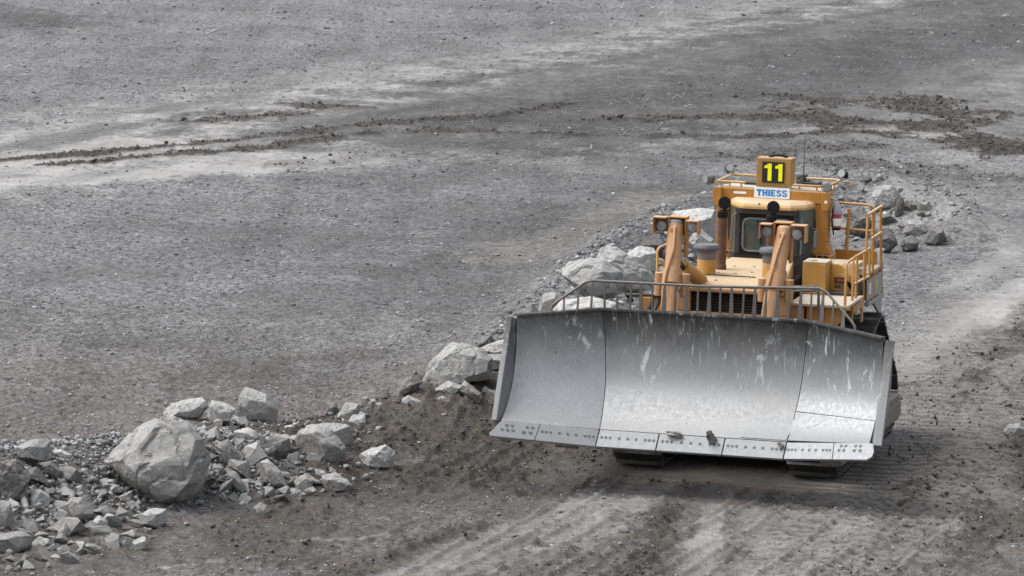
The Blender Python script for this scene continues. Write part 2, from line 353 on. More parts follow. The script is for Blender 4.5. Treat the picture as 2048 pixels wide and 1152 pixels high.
MUD = [([(-150, 332), (150, 308), (330, 292), (520, 275), (760, 250), (1000, 228), (1130, 205)], .42, 1.), ([(120, 330), (300, 312), (480, 298), (700, 272), (960, 262), (1250, 270), (1500, 274), (1700, 262), (1860, 255)], .5, 1.),
       ([(560, 330), (700, 315), (840, 305)], 1.0, .45), ([(420, 245), (500, 238), (560, 233)], .9, .8), ([(590, 214), (700, 216)], .8, .7),
       ([(1180, 240), (1300, 236), (1500, 238), (1640, 232)], .9, .8), ([(1600, 205), (1680, 212), (1760, 210)], 1.7, .9), ([(1640, 235), (1720, 248)], 2.0, .9),
       ([(1840, 195), (1870, 225), (1930, 235)], 1.6, .9), ([(1780, 262), (1860, 250), (1940, 225)], 1.4, .9), ([(1960, 270), (2060, 310)], 1.8, .8),
       ([(1500, 320), (1600, 300), (1720, 290)], 1.2, .5), ([(1760, 330), (1860, 350), (1960, 360)], 2.2, .45),
       ([(700, 975), (860, 955), (1030, 925), (1180, 905)], 1.1, .95), ([(780, 890), (900, 860), (1000, 850)], 1.7, 1.),
       ([(1200, 935), (1450, 955), (1680, 955)], .8, .6), ([(1790, 800), (1860, 745), (1960, 690), (2080, 640)], 1.0, .7),
       ([(1800, 905), (1900, 850), (2060, 790)], 1.3, .6), ([(1830, 1010), (1930, 985), (2070, 960)], .75, .9), ([(1980, 930), (2060, 860)], .7, .9),
       ([(1750, 1150), (1860, 1090), (2060, 1050)], .8, .6), ([(1270, 1165), (1300, 1090), (1330, 1020)], .35, .6), ([(660, 1165), (800, 1110), (960, 1060)], .35, .5),
       ([(1000, 1165), (1180, 1095)], .2, .5), ([(1640, 1165), (1720, 1050)], .3, .5), ([(480, 1130), (620, 1030)], .7, .35)]
DAMP_SHADE = [([(900, 262), (1250, 180), (1560, 110), (1850, 45), (2080, 10)], 9.5, .95), ([(1450, 200), (1800, 110), (2060, 70)], 15.0, .75), ([(1100, 350), (1300, 320), (1500, 300)], 2.5, .4), ([(560, 470), (900, 430), (1200, 360)], 3.2, .4), ([(600, 590), (880, 560), (1000, 540)], 2.0, .4), ([(100, 560), (400, 520)], 2.5, .25), ([(480, 250), (800, 205), (1000, 175)], 1.0, .5), ([(60, 290), (260, 250)], 1.0, .6), ([(330, 225), (500, 195)], .9, .6), ([(700, 160), (1000, 120)], .8, .4), ([(1050, 150), (1400, 75)], 1.2, .5),
        ([(880, 560), (1040, 490), (1220, 430), (1440, 385)], 2.2, .6), ([(860, 610), (1030, 560), (1150, 520)], 1.5, .45), ([(380, 760), (560, 725), (740, 715)], .9, .5), ([(880, 660), (1010, 640)], .9, .45),
        ([(820, 372), (1000, 345), (1250, 325)], 2.0, .45), ([(650, 300), (900, 300)], 1.5, .4), ([(200, 1080), (620, 1040), (900, 1010)], 1.6, .3),
        ([(1500, 1000), (1800, 980), (2060, 900)], 2.6, .5), ([(800, 1000), (1150, 960), (1400, 965), (1700, 975)], 1.3, .85), ([(1230, 920), (1450, 935), (1700, 940)], 1.5, 1.), ([(1420, 900), (1480, 820)], 2.0, 1.), ([(560, 620), (760, 600), (940, 590)], 1.4, .4), ([(300, 700), (600, 660)], 1.3, .3), ([(1250, 560), (1450, 480)], 2.5, .5), ([(950, 480), (1150, 420), (1400, 360)], 2.0, .6), ([(1850, 760), (2060, 690)], 2.0, .5), ([(100, 1140), (500, 1090), (760, 1030)], 1.0, .5), ([(-80, 20), (60, 40)], 4., .7), ([(1780, 10), (2060, 30)], 4., .55)]  # strokes under the machine paint its shadow into the floor; the rest are damp
CLEAT = [([(1560, 1175), (1640, 1000), (1700, 900)], .5, .9), ([(1830, 1120), (1890, 960), (1950, 840), (2040, 720)], .55, 1.), ([(1150, 1175), (1250, 1060)], .4, .5), ([(1640, 1170), (1740, 960), (1800, 830), (1880, 720), (1990, 610)], 1.1, 1.), ([(1940, 1000), (1990, 860), (2050, 760)], .6, .8), ([(1000, 520), (1180, 455), (1330, 395)], 1.1, 1.),
         ([(1240, 960), (1220, 1010)], .7, .6), ([(1560, 1060), (1630, 970)], .6, .5)]
def to_ground(strokes): return [([g0(*p) + (1.0,) for p in pts], wd, st) for pts, wd, st in strokes]
DUST, MUD, DAMP_SHADE, CLEAT = map(to_ground, (DUST, MUD, DAMP_SHADE, CLEAT))
def band(x, y, strokes, ragged):
    m = np.zeros(x.shape)
    for pts, wd, st in strokes:
        xs = [p[0] for p in pts]; ys = [p[1] for p in pts]; r = wd * 2.2
        k = (x > min(xs) - r) & (x < max(xs) + r) & (y > min(ys) - r) & (y < max(ys) + r)
        if not k.any(): continue
        d, _ = seg_dist(x[k], y[k], pts); e = d / wd + ragged[k]
        if wd < .21: e = e + 1.3 * fbm(x[k] * 3.2, y[k] * 1.6, 3, 91) + .3
        m[k] = np.maximum(m[k], st * (1 - sstep(.45, 1.25, e)))
    return m
YAW = math.radians(14.5); CA, SA = math.cos(YAW), math.sin(YAW)
def surface(x, y):
    rag = .55 * fbm(x * .55, y * .4, 4, 31) + .45 * fbm(x * 4.1, y * 2.8, 3, 35)
    rag2 = .95 * fbm(x * .45, y * .35, 3, 77) + .6 * fbm(x * 2.2, y * 1.4, 4, 78)
    dust = band(x, y, DUST, rag); mud = band(x, y, MUD, rag2); damp_shade = band(x, y, DAMP_SHADE, rag); cleat = band(x, y, CLEAT, rag)
    b = berm(x, y)
    dB, _ = seg_dist(x, y, BERMS[1][0]); mud = np.maximum(mud, sstep(2.5, 1.3, dB + rag2 * .7))
    mud = mud * (1 - .6 * cleat); mud = np.clip(mud * 1.35 - .4 * dust * (mud < .6), 0, 1)
    far = sstep(25, 60, y)
    h = base_h(x, y)
    h = h + (.035 + .03 * far) * fbm(x * .9, y * .9, 3, 3) * (1 - .6 * dust)
    h = h + .018 * fbm(x * 5.0, y * 5.0, 4, 9) * (1 - np.where(y > 18, .6, .3) * dust)
    bil = 1 - np.abs(fbm(x * 2.1, y * 2.1, 3, 21))
    bil2 = np.abs(fbm(x * 5.5, y * 5.5, 3, 23))
    h = h + mud * np.clip(.75 + .9 * vnoise(x * .6, y * .5, 71), .15, 1.6) * (1 - .45 * far) * ((.05 - .01 * far) * bil + (.085 - .03 * far) * bil2 + (.03 + .09 * far) * np.abs(fbm(x * 7, y * 7, 3, 29)))
    # wheel ruts run along the pale bands: narrow raised seams between compacted strips
    q = x * .955 - y * .295
    al = x * SA + y * CA + .10 * vnoise(x * .7, y * .7, 41) + .05 * vnoise(x * 2.5, y * 2.5, 42)
    nearz = sstep(26, 10, y)
    h = h + nearz * (1 - .75 * dust) * (.030 * np.abs(fbm(x * 2.6, y * 2.6, 3, 113)) + .045 * sstep(.35, .9, fbm(x * 3.4, y * 3.4, 2, 117)) + .026 * fbm(x * 8, y * 8, 2, 119))
    h = h + cleat * .26 * (np.abs(((al / .40) % 1.0) - .5) * 2 - .5) ** 3 * 2.2 * (.55 + .5 * vnoise(x * 1.1, y * 1.1, 43))
    rid = np.abs(vnoise(q * 1.5, (x * .295 + y * .955) * .12, 51))
    h = h + .055 * sstep(.16, .0, rid) * sstep(16, -2, y) * sstep(9, 3, np.abs(x + 1)) 
    # the machine stands on ground it has packed flat
    lx = x * CA - y * SA; ly = x * SA + y * CA
    pad = sstep(3.4, 2.2, np.abs(lx)) * sstep(-1.6, -.4, ly) * sstep(8.0, 6.6, ly)
    h = h * (1 - pad) + pad * (-.015 + .01 * vnoise(x * 3, y * 3, 8))
    dust = dust * np.clip(np.where(y > 18, .88, .82) + np.where(y > 18, .95, .45) * fbm((x * .948 - y * .319) * .55, (x * .319 + y * .948) * .035, 4, 101), .05, 1.15)
    crest = cleat * (1 - np.abs(((al / .40 + .5) % 1.0) - .5) * 2)
    return h, np.clip(dust, 0, 1), mud, damp_shade, np.clip(crest, 0, 1)
def sheet():
    d = []; t = 52.0
    while t < 215: d.append(t); t += max(.05, t * t / (F_PX * .5 * 11.66) * .62)
    ys = np.array([-1500., -500, -200, -90, -50, -30, -22] + [v - 67.8 for v in d] + [160., 190, 240, 320, 480, 800, 1500, 3000, 5500])
    u = np.concatenate([[-60., -18, -6, -3, -2, -1.6, -1.4], np.linspace(-1.25, 1.25, 520), [1.4, 1.6, 2, 3, 6, 18, 60]])
    half = np.clip((ys + 67.8) * .1225, 5.6, 26)
    X = u[None, :] * half[:, None] - 3.48; Y = np.repeat(ys[:, None], len(u), 1)
    z, du, mu, da, cl = surface(X.ravel(), Y.ravel())
    nr, nc = X.shape; idx = np.arange(nr * nc).reshape(nr, nc)
    q = np.stack([idx[:-1, :-1], idx[:-1, 1:], idx[1:, 1:], idx[1:, :-1]], -1).reshape(-1, 4)
    me = bpy.data.meshes.new('pit_floor'); me.vertices.add(nr * nc); me.loops.add(q.size); me.polygons.add(len(q))
    me.vertices.foreach_set('co', np.stack([X.ravel(), Y.ravel(), z], -1).ravel().astype(np.float32))
    me.loops.foreach_set('vertex_index', q.ravel().astype(np.int32)); me.polygons.foreach_set('loop_start', (np.arange(len(q)) * 4).astype(np.int32))
    me.update(calc_edges=True); me.polygons.foreach_set('use_smooth', np.ones(len(q), bool))
    for nme, a in (('dust', du), ('mud', mu), ('damp_shade', da), ('crest', cl)):
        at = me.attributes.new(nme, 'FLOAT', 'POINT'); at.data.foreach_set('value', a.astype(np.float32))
    me.materials.append(M['ground']); o = bpy.data.objects.new('ground', me); COL.objects.link(o)
    return tag(o, 'bare grey stony pit floor with pale haul tracks and dark muddy ridges', kind='structure')
def ground_mat():
    s = Sh('stony_pit_floor'); co = s.tc.outputs['Object']
    vor = s.n('ShaderNodeTexVoronoi'); vor.inputs['Scale'].default_value = 14.0; s.l(s.coord((1, .8, 1)), vor.inputs['Vector'])
    cell = s.n('ShaderNodeSeparateColor'); s.l(vor.outputs['Color'], cell.inputs[0])
    n1 = s.noise(.35, 6, .6); n2 = s.noise(3.2, 6, .65); n3 = s.noise(26, 6, .72); n4 = s.noise(1.1, 5, .6, s.coord((.35, 1.3, 1), rot=(0, 0, -.45)))
    stone = s.mix(s.ramp(cell.outputs[0], [(.1, 0.), (.9, 1.)]), (.11, .11, .112, 1), (.33, .331, .334, 1))
    stone = s.mix(s.math('MULTIPLY', s.ramp(n3, [(.35, 1.), (.5, 0.)]), .65), stone, (.055, .054, .053, 1))
    stone = s.mix(s.math('MULTIPLY', s.ramp(n2, [(.5, 0.), (.68, 1.)]), .45), stone, (.33, .332, .335, 1))
    stone = s.mix(s.math('MULTIPLY', s.ramp(n1, [(.35, 0.), (.65, 1.)]), .35), stone, (.145, .142, .138, 1))
    n5 = s.noise(6.5, 6, .78, s.coord((.8, 1.25, 1))); n6 = s.noise(2.2, 5, .7)
    stone = s.mix(s.math('MULTIPLY', s.ramp(n5, [(.37, 1.), (.47, 0.)]), .6), stone, (.055, .054, .053, 1))
    stone = s.mix(s.math('MULTIPLY', s.ramp(n5, [(.54, 0.), (.61, 1.)]), .55), stone, (.40, .402, .405, 1))
    stone = s.mix(s.math('MULTIPLY', s.ramp(n6, [(.36, 1.), (.48, 0.)]), .35), stone, (.085, .084, .083, 1))
    dustc = s.mix(s.ramp(n4, [(.3, 0.), (.7, 1.)]), (.29, .286, .278, 1), (.43, .427, .42, 1))
    dustc = s.mix(s.math('MULTIPLY', s.ramp(n3, [(.36, 1.), (.5, 0.)]), .45), dustc, (.17, .165, .158, 1))
    dustc = s.mix(s.math('MULTIPLY', s.ramp(n5, [(.36, 1.), (.46, 0.)]), .5), dustc, (.12, .117, .113, 1))
    mudc = s.mix(s.ramp(n2, [(.32, 0.), (.68, 1.)]), (.040, .0375, .035, 1), (.115, .109, .103, 1))
    mudc = s.mix(s.math('MULTIPLY', s.ramp(n3, [(.55, 0.), (.7, 1.)]), .4), mudc, (.17, .162, .154, 1))
    c = s.mix(s.attr('dust'), stone, dustc)
    c = s.mix(s.math('MULTIPLY', s.attr('damp_shade'), s.ramp(n2, [(.25, .55), (.6, 1.)])), c, s.mix(n3, (.052, .051, .052, 1), (.10, .099, .099, 1)))
    c = s.mix(s.attr('mud'), c, mudc)
    # a little rust-brown clay near the foreground tracks
    sp = s.n('ShaderNodeSeparateXYZ'); s.l(co, sp.inputs[0])
    near = s.n('ShaderNodeMapRange'); near.inputs[1].default_value = 20; near.inputs[2].default_value = 2; s.l(sp.outputs[1], near.inputs[0])
    warm = s.math('MULTIPLY', near.outputs[0], s.ramp(s.noise(.8, 5, .6), [(.35, .35), (.65, 1.)]))
    warm = s.math('MULTIPLY', warm, s.math('SUBTRACT', 1.0, s.math('MULTIPLY', s.attr('dust'), .75)))
    c = s.mix(s.math('MULTIPLY', warm, .8), c, s.mix(n3, (.066, .057, .048, 1), (.180, .159, .138, 1)))
    c = s.mix(s.math('MULTIPLY', s.attr('crest'), .8), c, (.30, .287, .27, 1))
    strk = s.noise(.8, 6, .62, s.coord((1.0, .055, 1), rot=(0, 0, .32))); blot = s.noise(.16, 6, .62)
    tone = s.math('ADD', s.ramp(strk, [(.3, .33), (.7, .66)]), s.ramp(blot, [(.32, .24), (.68, .60)]))
    c = s.mix(1.0, c, tone, 'MULTIPLY')
    ora = s.math('MULTIPLY', near.outputs[0], s.ramp(s.noise(2.3, 4, .6), [(.64, 0.), (.76, .4)]))
    c = s.mix(ora, c, (.19, .13, .08, 1))
    h = s.math('ADD', s.math('ADD', s.math('MULTIPLY', n3, 1.0), s.math('MULTIPLY', n5, 1.6)), s.math('MULTIPLY', vor.outputs['Distance'], -.35))
    h = s.math('MULTIPLY', h, s.math('SUBTRACT', 1.15, s.attr('dust')))
    s.bump(h, .75, .05)
    return s.fin(c, .95, 0, .15)
M['ground'] = ground_mat()
sheet()
# ------------------------------------------------------------------ the bulldozer (local frame: x to its left side, -y forward, z up)
R_ = bpy.data.objects.new('bulldozer', None); COL.objects.link(R_); R_.rotation_euler = (0, 0, -YAW)
tag(R_, 'yellow tracked bulldozer numbered 11 with a wide worn steel blade', 'bulldozer')
V = Vector
def lerp(a, b, t): return V(a) + (V(b) - V(a)) * t

# --- blade
BB = {-2: V((-2.93, -3.05, 1.17)), -1: V((-1.49, -2.40, 1.025)), 1: V((1.51, -2.40, 1.025)), 2: V((2.93, -3.05, 1.17))}
BT = {-2: V((-2.93, -2.25, 2.715)), -1: V((-1.65, -1.75, 2.83)), 1: V((1.65, -1.75, 2.83)), 2: V((2.94, -2.25, 2.70))}
SAG = .35
def bp(k0, k1, u, t, off=0.0):
    """point on the curved front of the blade between stations k0 and k1"""
    a = lerp(BB[k0], BB[k1], u); b = lerp(BT[k0], BT[k1], u); d = b - a
    n = V((0, d.z, -d.y)).normalized()
    return a + d * t + n * (SAG * 4 * t * (1 - t) + off + .007 * math.sin(2 * math.pi * (2.6 * t + .1)) * min(1, 6 * t * (1 - t)))
def plate(name, k0, k1, u0, u1, t0, t1, off, th, mat, par, nu=2, ntt=18, label=None, skew=0.0):
    m = MB(); vs = []
    for s_ in (0, 1):
        for i in range(nu + 1):
            for j in range(ntt + 1):
                t = t0 + (t1 - t0) * j / ntt
                u = u0 + (u1 - u0) * i / nu + skew * (t - t0)
                vs.append(bp(k0, k1, u, t, off + s_ * th))
    q = lambda s_, i, j: s_ * (nu + 1) * (ntt + 1) + i * (ntt + 1) + j
    fs = []
    for i in range(nu):
        for j in range(ntt):
            fs.append((q(0, i, j), q(0, i + 1, j), q(0, i + 1, j + 1), q(0, i, j + 1))); fs.append((q(1, i, j), q(1, i, j + 1), q(1, i + 1, j + 1), q(1, i + 1, j)))
    for j in range(ntt):
        fs.append((q(0, 0, j), q(0, 0, j + 1), q(1, 0, j + 1), q(1, 0, j))); fs.append((q(0, nu, j), q(1, nu, j), q(1, nu, j + 1), q(0, nu, j + 1)))
    for i in range(nu):
        fs.append((q(0, i, 0), q(1, i, 0), q(1, i + 1, 0), q(0, i + 1, 0))); fs.append((q(0, i, ntt), q(0, i + 1, ntt), q(1, i + 1, ntt), q(1, i, ntt)))
    m.add(vs, fs)
    return m.build(name, mat, par, smooth=40, label=label)
# back structure carries the blade; the wear skin is built from the plates in front of it
def blade_back():
    m = MB()
    ks = [(-2, -1), (-1, 1), (1, 2)]
    for k0, k1 in ks:
        vs = []; N = 14
        for u in (0.0, 1.0):
            for j in range(N + 1): vs.append(bp(k0, k1, u, j / N, .05))
            for j in range(N, -1, -1): vs.append(bp(k0, k1, u, j / N, .05) + V((0, .12 + .3 * math.sin(math.pi * j / N), 0)))
        n = 2 * (N + 1)
        m.add(vs, [tuple(range(n)), tuple(range(2 * n - 1, n - 1, -1))] + [(i, i + n, (i + 1) % n + n, (i + 1) % n) for i in range(n)])
    return m.build('blade', 'dark', R_)
BL = blade_back()
plate('mouldboard', -1, 1, .002, .998, 0.0, 1.0, 0, .05, 'blade', BL)
plate('wing_plate', -2, -1, .004, .996, 0.0, 1.0, 0, .05, 'bladeleft', BL)
plate('wing_plate', 1, 2, .004, .996, .285, 1.0, 0, .05, 'bladeblue', BL)
plate('wear_plate', 1, 2, .006, .985, .012, .277, -.012, .06, 'bladeblue', BL, label='bluish lower wear plate on the wing')
plate('wear_plate', -1, 1, .755, .992, .012, .205, -.014, .05, 'edge', BL, label='small pale wear plate near the lower corner', skew=.12)
# cutting edge pieces with bolt holes
def edge_pt(x, v):
    """v=0 lower lip, v=1 upper edge of the bolted cutting edge"""
    lo = {-2: V((-3.02, -3.31, .955)), -1: V((-1.505, -2.60, .780)), 1: V((1.50, -2.60, .785)), 2: V((3.02, -3.31, .985))}
    hi = {-2: V((-2.955, -3.124, 1.195)), -1: V((-1.485, -2.435, 1.025)), 1: V((1.515, -2.435, 1.02)), 2: V((2.989, -3.124, 1.214))}
    xs = (-3.02, -1.505, 1.50, 3.02)
    if x < xs[1]: k0, k1, u = -2, -1, (x - xs[0]) / (xs[1] - xs[0])
    elif x < xs[2]: k0, k1, u = -1, 1, (x - xs[1]) / (xs[2] - xs[1])
    else: k0, k1, u = 1, 2, (x - xs[2]) / (xs[3] - xs[2])
    return lerp(lerp(lo[k0], lo[k1], u), lerp(hi[k0], hi[k1], u), v)
EN = V((0, -.77, .64))
def cut_edge(name, x0, x1, holes, mat='edge', cham=None, gap=.006, tilt=0.0):
    m = MB(); a, b = x0 + gap, x1 - gap
    if cham == 'l': pts = [(a + .02, 0), (b, 0), (b, 1), (a + .14, 1), (a + .09, .93), (a, .16)]
    elif cham == 'r': pts = [(a, 0), (b - .12, 0), (b - .03, .18), (b, .50), (b - .02, .95), (b - .07, 1), (a, 1)]
    else: pts = [(a, 0), (b, 0), (b, 1), (a, 1)]
    P = [edge_pt(x, v) for x, v in pts]; n = len(P); back = -EN * .055
    m.add([p for p in P] + [p + back for p in P], [tuple(range(n)), tuple(range(2 * n - 1, n - 1, -1))] + [(i, i + n, (i + 1) % n + n, (i + 1) % n) for i in range(n)])
    o = m.build(name, mat, BL, bevel=.006)
    if holes:
        h = MB()
        for hx, hv, hr in holes:
            c = edge_pt(hx, hv); ax = (edge_pt(hx + .05, hv) - edge_pt(hx - .05, hv)).normalized(); uu = EN.cross(ax).normalized()
            ring = [c + EN * .003 + ax * math.cos(t) * hr + uu * math.sin(t) * hr * .95 for t in [k * math.pi / 5 for k in range(10)]]
            h.add(ring + [p - EN * .02 for p in ring], [tuple(range(10)), tuple(range(19, 9, -1))] + [(i, i + 10, (i + 1) % 10 + 10, (i + 1) % 10) for i in range(10)])
        ho = h.build('bolt_hole', 'hole', BL); ho['kind'] = 'stuff'
    return o
M['hole'] = plain('shaded_bolt_socket', (.10, .10, .105), .7, .4, dust=.3)
def row(x0, x1):
    w_ = x1 - x0
    return [(x0 + w_ * f, .56, .026) for f in (.07, .14, .21, .36, .50, .64, .79, .86, .93)]
cut_edge('end_bit', -3.06, -2.385, [(-2.86, .72, .03), (-2.78, .72, .03), (-2.90, .45, .03), (-2.82, .45, .03), (-2.74, .45, .03), (-2.56, .72, .028), (-2.48, .72, .028), (-2.58, .42, .036), (-2.48, .42, .034)], 'bladeleft', 'l')
cut_edge('cutting_edge', -2.385, -1.505, row(-2.385, -1.505), 'bladeleft'); cut_edge('cutting_edge', -1.505, -.53, row(-1.505, -.53), gap=.012)
cut_edge('cutting_edge', -.53, .52, row(-.53, .52)); cut_edge('cutting_edge', .52, 1.50, row(.52, 1.50), gap=.010)
cut_edge('cutting_edge', 1.50, 2.34, row(1.50, 2.34), 'bladeblue')
cut_edge('end_bit', 2.34, 3.04, [(2.44, .56, .03), (2.52, .56, .03), (2.70, .56, .032), (2.80, .56, .032), (2.47, .82, .028), (2.55, .82, .028), (2.72, .82, .028), (2.80, .82, .028)], 'bladeblue', 'r', gap=.002)
# end plates close the curve on both sides, a rolled rim runs along the top
for k, kk in ((-2, -1), (2, -1)):
    m = MB(); N = 12; fr = []; bk = []
    for j in range(N + 1):
        t = j / N; p = lerp(BB[k], BT[k], t); fr.append(p + V((0, -.05, .0))); d = BT[k] - BB[k]; n = V((0, d.z, -d.y)).normalized(); bk.append(p + n * (SAG * 4 * t * (1 - t) + .12))
    loop = fr + bk[::-1]; n = len(loop); sx = .085 if k > 0 else -.055
    flare = lambda p, i: V(((.055 if k > 0 else -.055) * (1 if i <= N else 0), 0, 0))
    m.add([p + flare(p, i) for i, p in enumerate(loop)] + [p + V((sx * 1.6, 0, 0)) + flare(p, i) for i, p in enumerate(loop)], [tuple(range(n)), tuple(range(2 * n - 1, n - 1, -1))] + [(i, i + n, (i + 1) % n + n, (i + 1) % n) for i in range(n)])
    m.build('end_plate', 'rim', BL, bevel=.012)
m = MB()
for a, b in ((-2, -1), (-1, 1), (1, 2)): m.bar(BT[a] + V((0, .03, .012)), BT[b] + V((0, .03, .012)), .14, .045)
m.build('top_rim', 'rim', BL, bevel=.01)
for k, sg in ((-1, 1), (1, -1)):
    a = bp(-1, 1, (0 if k < 0 else 1), .985, -.012); m = MB()
    p = [a, a + V((sg * .30, 0, 0)), a + V((sg * .30, .005, -.03)), a + V((sg * .03, .04, -.16)), a + V((-sg * .06, .035, -.11))]
    m.add(p + [q + V((0, .03, 0)) for q in p], [(0, 1, 2, 3, 4), (9, 8, 7, 6, 5)] + [(i, i + 5, (i + 1) % 5 + 5, (i + 1) % 5) for i in range(5)])
    m.build('corner_gusset', 'rim', BL)
# spill guard on top of the blade
G_ = MB().tube([(-2.43, -1.98, 2.78), (-2.42, -1.97, 2.88), (-2.36, -1.93, 2.94), (-1.95, -1.74, 3.25), (-1.84, -1.72, 3.285), (0, -1.70, 3.295), (1.2, -1.70, 3.345), (1.80, -1.70, 3.37), (1.93, -1.74, 3.325), (2.37, -1.93, 2.92), (2.44, -1.97, 2.84), (2.45, -1.99, 2.74)], .021, 8).build('spill_guard', 'guard', R_, smooth=50)
def rail_z(x):
    xs = [-2.42, -1.95, -1.84, 0, 1.2, 1.8, 1.93, 2.44]; zs = [2.9, 3.25, 3.285, 3.295, 3.345, 3.37, 3.325, 2.86]
    return float(np.interp(x, xs, zs))
def top_pt(x):
    ax = abs(x)
    if ax < 1.65: return V((x, -1.72, 2.83))
    u = (ax - 1.65) / 1.29; return V((x, -1.72 - .5 * u, 2.83 - .12 * u))
x = -2.24; i = 0
while x < 2.42:
    b = top_pt(x); z1 = rail_z(x); yr = float(np.interp(x, [-2.4, -1.9, 1.85, 2.4], [-1.94, -1.72, -1.70, -1.95]))
    wide = x > -1.3 and i % 2 == 0
    w0, w1 = (.074, .030) if wide else (.030, .024)
    jx = rng.uniform(-.012, .012); m = MB()
    m.hexa([(x - w0 / 2, b.y - .02, b.z), (x + w0 / 2, b.y - .02, b.z), (x + w0 / 2, b.y + .02, b.z), (x - w0 / 2, b.y + .02, b.z),
            (x + jx - w1 / 2, yr - .016, z1), (x + jx + w1 / 2, yr - .016, z1), (x + jx + w1 / 2, yr + .016, z1), (x + jx - w1 / 2, yr + .016, z1)])
    m.build('guard_bar', 'guard', G_); x += .182 if x > -1.3 else .205; i += 1

# --- push arms, tracks and lower body
for sg in (-1, 1):
    m = MB(); m.hexa([(sg * 1.96, -2.0, .62), (sg * 2.32, -2.0, .62), (sg * 2.32, 3.45, .58), (sg * 1.96, 3.45, .58), (sg * 1.96, -2.0, 1.14), (sg * 2.32, -2.0, 1.14), (sg * 2.32, 3.45, 1.02), (sg * 1.96, 3.45, 1.02)])
    pa = m.build('push_arm', 'armgrey', R_, bevel=.03)
    MB().box(min(sg * 2.325, sg * 2.345), max(sg * 2.325, sg * 2.345), 1.0, 3.40, .66, .90).build('arm_side_plate', 'armgrey', pa, bevel=.006)
    MB().lathe((sg * 2.14, 3.25, .8), [(.0, -.17), (.20, -.165), (.20, .165), (.0, .17)], 20, 'x').build('arm_trunnion', 'dark', pa, smooth=40)
    m = MB(); m.bar((sg * 2.1, -1.9, 1.9), (sg * 2.1, 1.2, 1.12), .18, .18); m.build('tilt_brace', 'armgrey', pa, bevel=.03)
circ = [((.62, .60), .52), ((5.50, .60), .52), ((4.05, 1.64), .54)]
pts = [(c[0] + r * math.cos(t), c[1] + r * math.sin(t)) for c, r in circ for t in np.linspace(0, 2 * math.pi, 181)[:-1]]
def hull2(p):
    p = sorted(set((round(a, 5), round(b, 5)) for a, b in p)); lo = []; up = []
    cr = lambda o, a, b: (a[0] - o[0]) * (b[1] - o[1]) - (a[1] - o[1]) * (b[0] - o[0])
    for q in p:
        while len(lo) > 1 and cr(lo[-2], lo[-1], q) <= 0: lo.pop()
        lo.append(q)
    for q in reversed(p):
        while len(up) > 1 and cr(up[-2], up[-1], q) <= 0: up.pop()
        up.append(q)
    return lo[:-1] + up[:-1]
hp = np.array(hull2(pts)); hp = np.vstack([hp, hp[:1]]); sl_ = np.concatenate([[0], np.cumsum(np.hypot(*np.diff(hp, axis=0).T))]); LEN = sl_[-1]
NSH = int(round(LEN / .317)); PIT = LEN / NSH
sm = MB(); W2 = .405
sm.box(-W2, W2, -PIT * .47, PIT * .47, 0, .035); sm.hexa([(-W2, -PIT * .47, .035), (W2, -PIT * .47, .035), (W2, -PIT * .27, .035), (-W2, -PIT * .27, .035), (-W2, -PIT * .44, .085), (W2, -PIT * .44, .085), (W2, -PIT * .36, .085), (-W2, -PIT * .36, .085)])
SHOE = sm.mesh('track_shoe'); SHOE.materials.append(M['shoe'])
